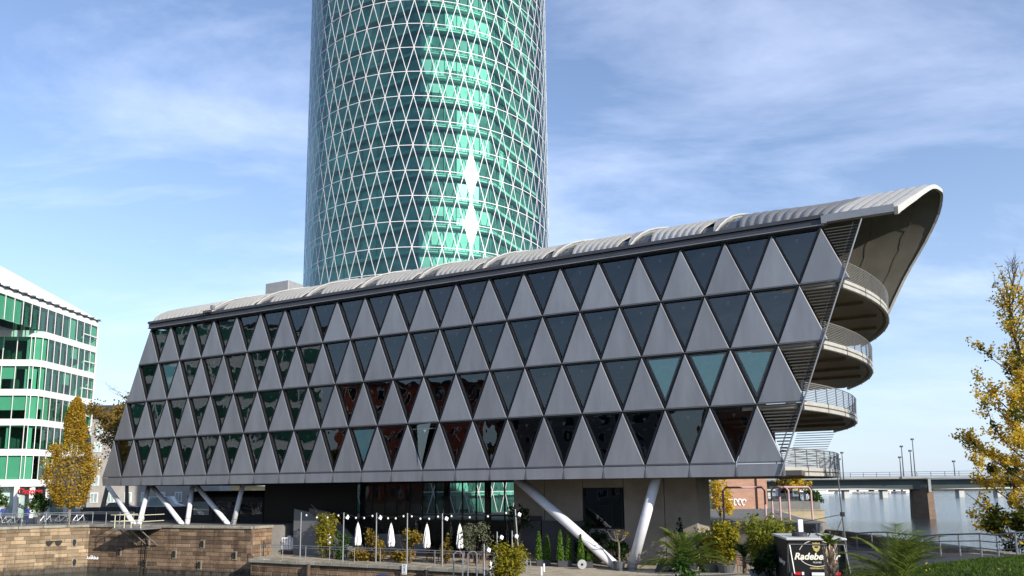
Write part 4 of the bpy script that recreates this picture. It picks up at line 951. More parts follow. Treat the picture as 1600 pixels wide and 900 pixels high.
# people (skin-modifier bodies)
def person(label, loc, rz, shirt, trousers, scale=1.0, arm=0.3):
    t = thing('person', label, 'person', loc, rz)
    J = {'pel': (0, 0, 0.95, .16), 'wai': (0, 0, 1.12, .145), 'che': (0, -.01, 1.34, .17), 'neck': (0, 0, 1.52, .06), 'hd0': (0, -.02, 1.62, .085), 'hd1': (0, -.02, 1.74, .08),
         'hL': (.10, 0, .9, .105), 'kL': (.11, -.03, .5, .07), 'aL': (.11, .02, .09, .05), 'fL': (.12, -.15, .04, .04), 'hR': (-.10, 0, .9, .105), 'kR': (-.11, -.03, .5, .07), 'aR': (-.11, .04, .09, .05), 'fR': (-.12, -.13, .04, .04),
         'sL': (.19, 0, 1.43, .07), 'eL': (.25, .02, 1.16, .05), 'wL': (.22, -arm * .6, .98 + arm * .2, .038), 'gL': (.21, -arm * .6 - .06, .93 + arm * .2, .04), 'sR': (-.19, 0, 1.43, .07), 'eR': (-.25, .02, 1.16, .05), 'wR': (-.22, -arm * .6, .98 + arm * .2, .038), 'gR': (-.21, -arm * .6 - .06, .93 + arm * .2, .04)}
    ks = list(J); E_ = [('pel', 'wai'), ('wai', 'che'), ('che', 'neck'), ('neck', 'hd0'), ('hd0', 'hd1'), ('pel', 'hL'), ('hL', 'kL'), ('kL', 'aL'), ('aL', 'fL'), ('pel', 'hR'), ('hR', 'kR'), ('kR', 'aR'), ('aR', 'fR'), ('che', 'sL'), ('sL', 'eL'), ('eL', 'wL'), ('wL', 'gL'), ('che', 'sR'), ('sR', 'eR'), ('eR', 'wR'), ('wR', 'gR')]
    me = bpy.data.meshes.new('body'); me.from_pydata([J[k][:3] for k in ks], [(ks.index(a), ks.index(b)) for a, b in E_], [])
    o = put('body', me, t, scale=(scale,) * 3)
    md = o.modifiers.new('skin', 'SKIN'); o.modifiers.new('sub', 'SUBSURF').levels = 1; o.modifiers['sub'].render_levels = 1
    for v, k in zip(me.skin_vertices[0].data, ks): v.radius = (J[k][3], J[k][3]); v.use_root = k == 'pel'
    m = bpy.data.materials.new('clothes'); m.use_nodes = True; tr_ = m.node_tree; p = tr_.nodes['Principled BSDF']; p.inputs['Roughness'].default_value = 0.85
    c = N(tr_, 'ShaderNodeTexCoord'); s_ = N(tr_, 'ShaderNodeSeparateXYZ'); tr_.links.new(c.outputs['Object'], s_.inputs[0]); r = N(tr_, 'ShaderNodeValToRGB'); r.color_ramp.interpolation = 'CONSTANT'
    dv = N(tr_, 'ShaderNodeMath', operation='DIVIDE'); dv.inputs[1].default_value = 2.0; tr_.links.new(s_.outputs[2], dv.inputs[0]); tr_.links.new(dv.outputs[0], r.inputs[0])
    e = r.color_ramp.elements; e[0].color = (0.02, 0.02, 0.02, 1); e[1].position = 0.04; e[1].color = (*trousers, 1)
    q_ = e.new(0.49); q_.color = (*shirt, 1); q_ = e.new(0.755); q_.color = (0.50, 0.30, 0.22, 1); tr_.links.new(r.outputs[0], p.inputs['Base Color']); me.materials.append(m)
    h = MB().lathe((0, 0.0, 0), [(0.03, 1.63), (0.098, 1.66), (0.105, 1.75), (0.07, 1.83), (0.01, 1.845)], 12)
    h.v = [(x, y + 0.02, z) if y > -0.06 else (x * 0.9, y * 0.6, max(z, 1.76)) for x, y, z in h.v]
    h.build('hair', mat('hair', (0.18, 0.15, 0.12), 0.8, 0, 0.2, 0.2, 20), t, smooth=True).scale = (scale,) * 3
    return t
person('person in a blue jacket, back turned, near the left picture edge', (fx(14, 71.5), 71.5, 4.2), 0.3, (0.03, 0.055, 0.20), (0.03, 0.03, 0.035), 1.0)
person('person in a blue jacket with pink collar beside the planter shrub', (fx(52, 72), 72, 4.2), 2.6, (0.035, 0.06, 0.30), (0.03, 0.05, 0.16), 1.0)
# house and van seen between the tree and the building
wh = thing('white_house', 'pale old house with white window frames behind the autumn trees', 'house', (fx(185, 150), 150, 4.2))
M['hwall'] = mat('house_render', (0.36, 0.34, 0.31), 0.85, 0, 0.3, 0.15, 0.4)
MB().box((4, 3, 9), (34, 6, 18)).build('wall', M['hwall'], wh)
for k in range(5):
    for i in range(9):
        x = -11 + i * 3.4; z = 1.9 + k * 3.4
        f = MB().box((x, -0.06, z), (1.5, 0.14, 2.0)).build('window', M['white'], wh); MB().box((x - 0.33, -0.14, z), (0.52, 0.06, 1.7)).build('pane', M['tdark'], f); MB().box((x + 0.33, -0.14, z), (0.52, 0.06, 1.7)).build('pane', M['tdark'], f)
MB().loft([[(-13.5, -0.5, 18), (21.5, -0.5, 18), (21.5, 6.5, 18), (-13.5, 6.5, 18)], [(-11, 3, 21), (19, 3, 21), (19, 3.2, 21), (-11, 3.2, 21)]], True, True).build('roof', M['darkgrey'], wh)
def car(label, loc, rz, key, van=False):
    t = thing('parked_car', label, 'car', loc, rz, 'vehicles parked behind the quay'); L, Wd, H = (4.3, 1.75, 1.45) if not van else (5.2, 1.95, 2.3)
    prof = [(-L / 2, .35), (-L / 2, .85), (-L / 2 + .25, .95), (-L / 2 + .8, H), (L / 2 - 1.9, H), (L / 2 - 1.0, .95), (L / 2 - .1, .8), (L / 2, .35)] if not van else [(-L / 2, .35), (-L / 2, H), (L / 2 - 1.6, H), (L / 2 - .9, 1.25), (L / 2, 1.0), (L / 2, .35)]
    MB().extr([(x, -Wd / 2, z) for x, z in prof], (0, Wd, 0)).build('body', M[key], t)
    for y in (-Wd / 2 - .012, Wd / 2 + .012):
        MB().poly((-L / 2 + .6, y, .97), (L / 2 - 1.2, y, .97), (L / 2 - 2.0, y, H - .12), (-L / 2 + .95, y, H - .12)).build('side_window', M['tdark'], t)
        for x in (-L / 2 + .8, L / 2 - .8):
            w = MB(); w.path([(x, y - .1, .32), (x, y + .1, .32)], .32, 16); w.build('wheel', M['tyre'], t)
    for y in (-.6, .6): MB().box((L / 2 - .02, y, .68), (.08, .35, .15)).build('headlight', M['lampw'], t)
    return t
M['silver'] = mat('car_silver', (0.45, 0.46, 0.48), 0.3, 0.4, 0.5, 0.03)
car('white van parked behind the first white tube', (fx(262, 108), 108, 4.2), 0.15, 'white', True)
car('silver car parked behind the yellow tree', (fx(196, 112), 112, 4.2), 0.1, 'silver')
hd = thing('site_hoarding', 'long dark blue grey hoarding behind the platform railing', 'hoarding', (fx(205, 80), 80, 4.2))
for k in range(6): MB().box((-4 + k * 2.02, 0, 0.7), (1.98, 0.06, 1.4)).build('board', M['darkgrey'], hd)
# ================================================================== under the building: concrete core, restaurant, stairs
CORE = thing('concrete_core', 'taupe concrete ground floor block behind the big white V', 'building', B(6.6, 5.0, 1.7), -AL)
W0 = 14.2; H0 = 6.15; WX0, WX1, WZ0, WZ1 = 5.75, 8.7, 2.5, 5.5
for a, b, z0, z1 in ((0, 2.6, 0, H0), (2.64, 5.72, 0, H0), (5.76, 8.9, 0, WZ0), (5.76, 8.9, WZ1, H0), (8.94, 11.9, 0, H0), (11.94, W0, 0, H0)):
    MB().bbox(((a + b) / 2, 0.2, (z0 + z1) / 2), (b - a, 0.4, z1 - z0), 0.012).build('wall_panel', M['concrete'], CORE)
MB().box((W0 - 0.2, 2.4, H0 / 2), (0.4, 3.96, H0)).build('side_wall', M['concrete'], CORE); MB().box((0.2, 5.5, H0 / 2), (0.4, 10.2, H0)).build('side_wall', M['concrete'], CORE)
MB().box((W0 / 2, 0.55, H0 / 2), (W0 - 0.9, 0.2, H0 - 0.2)).build('lining', M['inner'], CORE)
wi = MB().box((7.3, 0.12, 4.0), (3.05, 0.1, 3.02)).build('window', M['darkframe'], CORE)
for a, b, z0, z1 in ((5.9, 7.95, 2.62, 4.15), (5.9, 7.95, 4.22, 5.42), (8.03, 8.72, 2.62, 5.42)): MB().poly((a, 0.06, z0), (b, 0.06, z0), (b, 0.06, z1), (a, 0.06, z1)).build('pane', M['glassb'], wi)
MB().box((1.9, -0.04, 2.6), (1.0, 0.08, 1.6)).build('meter_box', M['darkgrey'], CORE)
for x in (0.7, 2.5, 4.2): MB().bbox((x + 0.9, -0.25, 1.55), (1.72, 0.3, 3.0), 0.02).build('gate_leaf', M['darkgrey'], CORE)
REST = thing('restaurant', 'dark glazed restaurant under the building behind the white parasols', 'building', B(-9.2, 6.2, 1.7), -AL)
M['rglass'] = glass('restaurant_glass', (0.62, 0.68, 0.68), 0.015, 1.4, 0.55, 0.01, wave=0.012, wscale=0.4)
nP = 12; RL = 15.7
for k in range(nP):
    a, b = RL * k / nP, RL * (k + 1) / nP
    MB().poly((a + .04, 0, 0.1), (b - .04, 0, 0.1), (b - .04, 0, 3.3), (a + .04, 0, 3.3)).build('pane', M['rglass'], REST)
    MB().poly((a + .04, 0, 3.4), (b - .04, 0, 3.4), (b - .04, 0, 6.0), (a + .04, 0, 6.0)).build('pane', M['rglass'], REST)
    MB().box((a, 0.0, 3.05), (0.08, 0.14, 6.1)).build('mullion', M['black'], REST)
MB().box((RL / 2, 0.02, 3.35), (RL, 0.12, 0.1)).build('transom', M['black'], REST); MB().box((RL / 2, 0.02, 6.08), (RL, 0.5, 0.1)).build('head_beam', M['black'], REST)
MB().box((RL / 2, 9.6, 1.25), (RL, 0.3, 2.5)).build('rear_wall', M['inner'], REST)
MB().box((0.05, 4.8, 3.05), (0.2, 9.4, 6.1)).build('side_wall', M['inner'], REST)
for x in (2.0, 6.2, 10.4): MB().tube((x, 4.5, 0), (x, 4.5, 6.1), 0.28, n=12).build('pillar', M['inner'], REST)
MB().bbox((6.5, 7.0, 0.6), (6, 0.7, 1.2), 0.03).build('bar_counter', M['darkgrey'], REST)
for k in range(5): MB().box((1.4 + k * 1.25, -0.12, 0.85), (1.2, 0.06, 1.7)).build('lower_panel', M['greypaint'], REST)
# black cladding between hall and tent
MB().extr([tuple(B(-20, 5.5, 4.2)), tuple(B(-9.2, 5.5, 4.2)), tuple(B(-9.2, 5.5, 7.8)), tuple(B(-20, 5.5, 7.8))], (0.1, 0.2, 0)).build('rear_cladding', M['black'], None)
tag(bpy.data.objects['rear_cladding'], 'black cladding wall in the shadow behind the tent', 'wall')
ST = thing('outdoor_stair', 'grey clad stair running down from the quay to the terrace', 'stair', B(-13.0, 2.6, 1.7), -AL)
for y, k in ((0, 0.0), (1.9, 0.35)):
    MB().extr([(-0.6, y, 0), (5.6 + k, y, 0), (5.6 + k, y, 0.35), (1.2 + k, y, 3.6), (-0.6, y, 3.9)], (0, 0.14, 0)).build('parapet', M['greypaint'], ST)
for k in range(14): MB().bbox((5.2 - k * 0.32, 1.0, 2.55 * (k + 0.5) / 14), (0.34, 1.7, 0.18), 0.01).build('step', M['greypaint'], ST)
MB().bar((1.2, 0.07, 4.3), (5.7, 0.07, 1.0), 0.05, 0.05).build('handrail', M['rail'], ST)
# white plastic tank at the corner
tk = thing('plastic_tank', 'white ribbed plastic tank at the corner of the terrace', 'tank', WZ(442, 866, 1.72) + Vector((0.3, 0.8, 0)), -AL)
MB().bbox((0, 0, 0.85), (1.7, 1.1, 1.1), 0.12).build('body', M['white'], tk)
for k in range(6): MB().box((-0.7 + k * 0.28, -0.56, 0.85), (0.05, 0.04, 1.0)).build('rib', M['steel'], tk)
MB().box((0, 0, 0.15), (1.7, 1.1, 0.28)).build('pallet', M['darkgrey'], tk); MB().lathe((0, 0, 1.4), [(0.2, 0), (0.2, 0.12), (0.05, 0.14)], 12).build('cap', M['white'], tk)
# ================================================================== terrace furniture
TZ = 1.70
def on(px, py, z=None):                  # ground point on the terrace or plaza seen at a pixel
    if z is not None: return WZ(px, py, z)
    p = WZ(px, py, 1.7)
    for _ in range(8): p = WZ(px, py, gh(p.x, p.y) if p.x > ledge(p.y) else 1.7)
    return p
M['canvas'] = mat('parasol_canvas', (0.78, 0.77, 0.78), 0.8, 0, 0.2, 0.05, 3)
M['wood'] = mat('brown_wood', (0.20, 0.085, 0.045), 0.6, 0, 0.4, 0.2, 4)
def parasol():
    t = thing('closed_parasol', 'x', 'parasol'); n = 16; rings = []
    for z, r in ((1.0, 0.16), (1.06, 0.25), (1.35, 0.30), (1.8, 0.25), (2.3, 0.19), (2.65, 0.10), (2.85, 0.03)):
        rings.append([(r * (1 if k % 2 else 0.66) * cos(2 * pi * k / n + z * 0.3), r * (1 if k % 2 else 0.66) * sin(2 * pi * k / n + z * 0.3), z + (0.10 if (k % 4 == 0 and z < 1.1) else 0)) for k in range(n)])
    MB().loft(rings, True, True).build('canopy', M['canvas'], t)
    MB().tube((0, 0, 0), (0, 0, 2.95), 0.03, n=8).build('pole', M['wood'], t)
    MB().bbox((0, 0, 0.05), (0.55, 0.55, 0.1), 0.02).build('base', M['coping'], t)
    return t
pa = parasol(); words = ['leftmost, beside the bamboo', 'second from the left', 'third from the left', 'fourth from the left', 'rightmost']
for i, (px, ty) in enumerate(((515, 815), (562, 815), (613, 816), (667, 817), (718.5, 817))):
    o = pa if i == 0 else copy_tree(pa); s_ = None
    p = W(px, ty, 60); Y = (4.62 - CZ) / ((p.z - CZ) / 60); o.location = (fx(px, Y), Y, TZ); o.rotation_euler = (radians(random.uniform(-1.5, 1.5)), radians(random.uniform(-1.5, 1.5)), i * 0.9)
    tag(o, 'closed white parasol on the terrace, ' + words[i] + ' of the five', 'parasol', 'closed parasols on the terrace')
def at_d(px, d, z=TZ):                    # on the terrace, d behind the facade line
    a, b = b2(-30, d), b2(30, d); r = ray(px, 860); u = b - a; den = r.x * u.y - r.y * u.x; k = (a.x * u.y - a.y * u.x) / den
    return Vector((r.x * k, r.y * k, z))
T0, T1 = b2(-13.4, -1.35), b2(8.2, -1.35)
rail_thing('terrace_railing', 'slim steel railing along the coping of the parasol terrace', [T0, T1], 1.12, 2.4, (1.12, 0.95), M['railgrey'], lambda p: 1.72, 0.025, 0.02)
M['lampwh'] = mat('spot_white', (0.85, 0.85, 0.85), 0.4, 0, 0.4, 0.02)
def lamp_post(px, h, label, s=None, lean=0.0, spot=True, z=1.72, Y=None):
    if Y is None:                          # stands on the coping line
        r = ray(px, 860); d_ = T1 - T0; den = r.x * d_.y - r.y * d_.x; k = (T0.x * d_.y - T0.y * d_.x) / den; x, y = r.x * k, r.y * k
    else: x, y = fx(px, Y), Y
    t = thing('lamp_post', label, 'lamp post', (x, y, z), 0, 'slim posts with white spotlights')
    MB().tube((0, 0, 0), (lean, 0, h), 0.055, 0.045, 8).build('pole', M['railgrey'], t)
    if spot:
        Rm = Matrix.Rotation(radians(18), 3, 'Y') @ Matrix.Rotation(radians(-35), 3, 'X') @ Matrix.Rotation(radians(25), 3, 'Z')
        MB().box((0.3 + lean, -0.12, h - 0.38), (0.22, 0.10, 0.26), M=Rm).build('spotlight', M['lampwh'], t); MB().bar((lean, 0, h - 0.3), (0.3 + lean, -0.05, h - 0.38), 0.04, 0.04).build('arm', M['railgrey'], t)
    return (Vector((x + lean, y, z + h)))
tops = []
for i, (px, lab) in enumerate(((469, 'leftmost slim post on the terrace edge, without a spotlight'), (536, 'slim post with white spotlight right of the first parasol'), (587.5, 'slim post with white spotlight left of the third parasol'), (636, 'slim post without spotlight right of the third parasol'), (691, 'slim post with white spotlight between the last two parasols'))):
    tops.append(lamp_post(px, 3.75, lab, spot=i in (1, 2, 4)))
tops.append(lamp_post(809, 4.0, 'leaning slim post with spotlight at the concrete wall', lean=-0.28, Y=53.5))
for px, y_, lab in ((775, 50.5, 'short post with white spotlight left of the big yellow green bush'), (798, 51.5, 'thin post behind the big yellow green bush'), (755, 48.0, 'short post with tilted white spotlight by the gangway')):
    lamp_post(px, 2.6 if px != 755 else 2.2, lab, Y=y_, z=1.72 if px > 760 else 1.5)
lamp_post(686, 1.75, 'short quay post with the large tilted white spotlight', Y=46, z=0.0)
M['bulb'] = mat('bulb_white', (0.85, 0.85, 0.82), 0.3, 0, 0.5, 0.0); M['wire'] = mat('wire', (0.05, 0.05, 0.05), 0.6, 0, 0.3, 0)
sl2 = thing('string_lights', 'sagging string of white bulbs between the terrace posts', 'string lights', tops[0])
for a, b in zip(tops[:-1], tops[1:]):
    pts = [a.lerp(b, k / 8) - Vector((0, 0, 0.32 * (1 - (k / 4 - 1) ** 2))) - tops[0] for k in range(9)]
    MB().path(pts, 0.012, 4).build('wire', M['wire'], sl2)
    for k in (1, 3, 5, 7): MB().lathe(pts[k] + Vector((0, 0, -0.16)), [(0.02, 0.14), (0.07, 0.08), (0.07, 0.03), (0.02, -0.02)], 8).build('bulb', M['bulb'], sl2)
def chair_bistro():
    t = thing('bistro_chair', 'x', 'chair')
    MB().bbox((0, 0, 0.46), (0.42, 0.42, 0.03), 0.008).build('seat', M['wood'], t)
    for x in (-.19, .19):
        MB().tube((x, -.19, 0), (x, -.19, .46), .018, n=6).build('leg', M['wood'], t); MB().path([(x, .19, 0), (x, .19, .46), (x, .26, .9)], .018, 6).build('leg', M['wood'], t)
    for z in (.6, .72, .84): MB().box((0, .21 + (z - .46) * .16, z), (.38, .02, .07)).build('back_slat', M['wood'], t)
    return t
def table_():
    t = thing('terrace_table', 'x', 'table'); MB().bbox((0, 0, .74), (.8, .8, .04), .01).build('table_top', M['wood'], t)
    for x, y in ((-.33, -.33), (.33, -.33), (.33, .33), (-.33, .33)): MB().box((x, y, .36), (.05, .05, .72)).build('leg', M['wood'], t)
    return t
ch0, tb0 = chair_bistro(), table_(); fc = ft = True
for i, (s, pn) in enumerate(((-8.5, 'first'), (-4.9, 'second'), (-1.4, 'third'), (1.9, 'fourth'), (5.0, 'fifth'))):
    o = tb0 if ft else copy_tree(tb0); ft = False; p = B(s, 1.7, TZ); o.location = p; o.rotation_euler = (0, 0, -AL); tag(o, 'brown wooden terrace table, ' + pn + ' from the left in the parasol row', 'table', 'wooden tables on the terrace')
    for q, (ds, dd, rz, w) in enumerate(((-0.8, 0, pi / 2, 'left'), (0.8, 0, -pi / 2, 'right'))):
        o = ch0 if fc else copy_tree(ch0); fc = False; o.location = B(s + ds, 1.7 + dd, TZ); o.rotation_euler = (0, 0, -AL + rz); tag(o, f'brown bistro chair {w} of the {pn} terrace table from the left', 'chair', 'bistro chairs on the terrace')
# ================================================================== plants
def leaf_quad(mb, c, size, rr, droop=0.0, elong=1.6):
    a = Vector((rr.gauss(0, 1), rr.gauss(0, 1), rr.gauss(0, 0.7) - droop)).normalized(); b = a.orthogonal().normalized(); b = Matrix.Rotation(rr.uniform(0, 6.28), 3, a) @ b
    l = size * rr.uniform(0.7, 1.3); mb.add([c - a * l * elong / 2, c + b * l / 2, c + a * l * elong / 2, c - b * l / 2], [(0, 1, 2, 3)])
def cloud(mb, c, r, n, size, rr, hollow=0.35, droop=0.0, clump=0, elong=1.6):
    c = Vector(c)
    cl = [Vector((rr.gauss(0, 1), rr.gauss(0, 1), rr.gauss(0, 1))).normalized() * rr.uniform(hollow, 1) ** 0.6 for _ in range(clump)] if clump else None
    for _ in range(n):
        if cl:
            k = rr.choice(cl); v = k + Vector((rr.gauss(0, .17), rr.gauss(0, .17), rr.gauss(0, .17)))
        else:
            v = Vector((rr.gauss(0, 1), rr.gauss(0, 1), rr.gauss(0, 1))).normalized() * rr.uniform(hollow, 1) ** 0.5
        leaf_quad(mb, c + Vector((v.x * r[0], v.y * r[1], v.z * r[2])), size, rr, droop, elong)
L_ = {}
L_['bamboo'] = leafmat('bamboo_leaf', (0.20, 0.19, 0.02), (0.42, 0.36, 0.04), 0.4, 3)
L_['bamboog'] = leafmat('bamboo_green', (0.10, 0.13, 0.02), (0.30, 0.30, 0.045), 0.4, 3)
L_['green'] = leafmat('shrub_green', (0.025, 0.06, 0.015), (0.07, 0.13, 0.03), 0.3, 4)
L_['dark'] = leafmat('shrub_dark', (0.012, 0.028, 0.010), (0.03, 0.055, 0.018), 0.25, 4)
L_['conifer'] = leafmat('conifer_green', (0.05, 0.11, 0.02), (0.14, 0.23, 0.04), 0.25, 5)
L_['vine'] = leafmat('vine_autumn', (0.11, 0.04, 0.02), (0.40, 0.32, 0.05), 0.4, 2.5)
L_['olive'] = leafmat('olive_leaf', (0.09, 0.10, 0.06), (0.20, 0.21, 0.13), 0.3, 4)
L_['ygreen'] = leafmat('yellow_green_leaf', (0.10, 0.11, 0.015), (0.36, 0.30, 0.03), 0.4, 3)
L_['gold'] = leafmat('golden_leaf', (0.22, 0.125, 0.012), (0.56, 0.38, 0.05), 0.4, 1.2)
L_['gold2'] = leafmat('poplar_leaf', (0.52, 0.35, 0.03), (0.84, 0.65, 0.10), 0.55, 0.8)
L_['polgreen'] = leafmat('poplar_green', (0.04, 0.06, 0.015), (0.13, 0.14, 0.025), 0.35, 1.0)
L_['plane'] = leafmat('plane_tree_leaf', (0.11, 0.08, 0.02), (0.30, 0.20, 0.05), 0.4, 0.7)
L_['palm'] = leafmat('palm_leaf', (0.05, 0.085, 0.02), (0.17, 0.21, 0.04), 0.35, 3)
L_['grass'] = leafmat('grass_blade', (0.035, 0.07, 0.01), (0.11, 0.17, 0.03), 0.35, 2)
M['bark'] = mat('bark', (0.10, 0.075, 0.055), 0.9, 0, 0.2, 0.35, 6, bump=0.5, bscale=25)
M['barkg'] = mat('bark_grey', (0.19, 0.165, 0.13), 0.9, 0, 0.2, 0.35, 6, bump=0.5, bscale=25)
M['pot'] = mat('grey_pot', (0.09, 0.095, 0.105), 0.55, 0, 0.4, 0.1, 4); M['potb'] = mat('blue_grey_pot', (0.16, 0.19, 0.25), 0.5, 0, 0.4, 0.1, 4)
def pot(t, r, h, key='pot', z=0): MB().lathe((0, 0, z), [(r * .72, 0), (r, h * .92), (r * 1.06, h * .93), (r * 1.06, h), (r * .9, h), (r * .88, h * .85)], 18).build('pot', M[key], t)
def bamboo(label, loc, r, h, key, n, potkey=None, seed=0):
    rr = random.Random(seed); t = thing('bamboo_clump', label, 'plant', loc); st = MB(); lf = MB(); z0 = 0.0
    if potkey: pot(t, r * 0.62, 0.5, potkey); z0 = 0.45
    for k in range(22):
        a = rr.uniform(0, 6.28); q = rr.random() ** .5; b = Vector((cos(a) * r * .35 * q, sin(a) * r * .35 * q, z0)); e = Vector((cos(a) * r * q, sin(a) * r * q, h * rr.uniform(.7, 1.0)))
        st.path([b, b.lerp(e, .5) + Vector((0, 0, .1)), e], [.014, .011, .004], 4)
        for _ in range(n // 22):
            f = rr.uniform(.2, 1); leaf_quad(lf, b.lerp(e, f) + Vector((rr.gauss(0, .16), rr.gauss(0, .16), rr.gauss(0, .12))) * r, .10, rr, .5, 2.6)
    st.build('stems', M['bamboo_stem'], t); lf.build('foliage', L_[key], t, fixn=False); return t
M['bamboo_stem'] = mat('bamboo_stem', (0.32, 0.28, 0.06), 0.5, 0, 0.4, 0.15, 5)
def shrub(label, loc, r, key, n, size, stem=True, cat='shrub', name='shrub', seed=0, clump=14, zc=None, potr=None):
    rr = random.Random(seed); t = thing(name, label, cat, loc); z0 = 0
    if potr: pot(t, potr, potr * 1.3); z0 = potr * 1.2
    zc = r[2] + z0 if zc is None else zc
    lf = MB(); cloud(lf, (0, 0, zc), r, n, size, rr, .3, .1, clump)
    st = MB()
    for k in range(9):
        v = Vector((rr.gauss(0, 1) * r[0] * .5, rr.gauss(0, 1) * r[1] * .5, zc + rr.uniform(-.3, .6) * r[2])); st.path([(0, 0, z0), v * .5 + Vector((0, 0, z0 * .5)), v], [.04, .025, .008], 5)
    st.build('stems', M['bark'], t); lf.build('foliage', L_[key], t, fixn=False); return t
bamboo('tall yellow green bamboo left of the first parasol', at_d(507, 1.2), 1.0, 3.7, 'ygreen', 2000, seed=1)
shrub('green leafy shrub right of the first parasol', at_d(532, 0.8), (.6, .6, 1.15), 'green', 700, .12, seed=2)
for i, (px, w, h, lb) in enumerate(((574, 1.1, 1.1, 'sprawling red and yellow vine between second and third parasols'), (595, .7, .7, 'low yellow vine at the foot of the third parasol'), (641, 1.0, 1.2, 'yellow vine bush left of the fourth parasol'), (624, .6, .6, 'low autumn vine right of the third parasol'), (697, .45, 1.05, 'thin reddish climbing vine beside the fifth parasol'), (560, .55, .5, 'low red vine under the second parasol'))):
    shrub(lb, at_d(px, 0.4), (w, .6, h), 'vine', int(900 * w), .13, name='vine_bush', cat='vine', seed=20 + i, clump=9)
shrub('grey green olive bush at the right end of the terrace', at_d(744, 0.3), (1.25, 1.0, 1.0), 'olive', 1300, .10, name='olive_tree', cat='tree', seed=30, zc=1.9)
shrub('big yellow green bush in front of the terrace corner', Vector((fx(793, 44.5), 44.5, 1.65)), (1.12, 1.0, 1.12), 'ygreen', 3000, .11, seed=31, clump=34)
shrub('round leafy green plant in a dark tub beside the bush', on(826, 874) + Vector((0, .3, 0)), (.78, .7, .75), 'green', 800, .17, name='tub_plant', cat='plant', seed=32, potr=.5)
for i, (px, py, lb) in enumerate(((849, 884, 'left'), (882.5, 885.5, 'middle'), (915, 887, 'right'))):
    t = thing('conifer_trough', f'dark trough with two slim green conifers, {lb} of the three', 'planter', on(px, py), 0.0, 'troughs with slim conifers')
    MB().bbox((0, 0, .22), (1.0, .45, .44), .02).build('trough', M['darkgrey'], t)
    for q, x in enumerate((-.3, .3)):
        rr = random.Random(40 + i * 2 + q); lf = MB(); h = (1.95, 1.7, 2.05, 1.95, 1.8, 1.6)[i * 2 + q]
        for _ in range(1500):
            f = rr.random(); rad = .30 * (1 - f) ** .6 * rr.uniform(.5, 1); a = rr.uniform(0, 6.28)
            leaf_quad(lf, Vector((x + cos(a) * rad, sin(a) * rad, .45 + f * h)), .075, rr, -.9, 2.2)
        lf.build('conifer', L_['conifer'], t, fixn=False); MB().tube((x, 0, .3), (x, 0, .45 + h * .8), .03, .01, 6).build('stem', M['bark'], t)
sp = thing('cable_spool', 'grey round disc spool standing against the right conifer trough', 'spool', on(909, 889) + Vector((0, -.2, 0)), 0.2)
MB().path([(0, -.05, .33), (0, .0, .33)], .32, 24).build('disc', M['steel'], sp); MB().path([(0, -.1, .33), (0, -.04, .33)], .08, 12).build('hub', M['black'], sp); MB().path([(0, .02, .33), (0, .12, .33)], .2, 20).build('drum', M['wood'], sp)
pt = thing('bare_tree', 'small bare tree in a dark tub between the V tubes', 'tree', on(966, 890) + Vector((0, -.5, 0))); pot(pt, .42, .6)
tr = MB(); rr = random.Random(3); tr.path([(0, 0, .5), (.03, 0, 1.4), (0, 0, 1.9)], [.07, .06, .05], 7)
for a in (.3, 1.6, 2.9, 4.2, 5.3): tr.path([(0, 0, 1.85), (cos(a) * .4, sin(a) * .3, 2.05), (cos(a) * .75, sin(a) * .5, 2.45 + rr.random() * .3)], [.04, .03, .008], 5)
tr.build('branches', M['barkg'], pt); lf = MB(); cloud(lf, (.2, 0, 2.45), (.6, .5, .3), 50, .09, rr); lf.build('foliage', L_['vine'], pt, fixn=False)
shrub('dark evergreen bush against the concrete wall behind the long tube', B(13.2, 4.0, 1.7), (1.1, .8, 1.45), 'dark', 1300, .13, seed=50)
shrub('dark low bush behind the small bare tree', B(15.3, 3.8, 1.7), (.8, .7, .95), 'dark', 800, .13, seed=51)
shrub('tall thin dark tree beside the left edge of the concrete wall', B(7.6, 3.6, 1.7), (.8, .7, 1.1), 'dark', 420, .13, seed=52, zc=3.4, name='slim_tree', cat='tree', potr=.35)
shrub('dark climbing plant on the concrete wall right of the V', B(19.7, 4.2, 1.7), (.4, .4, 1.2), 'dark', 350, .13, seed=53, zc=2.0)
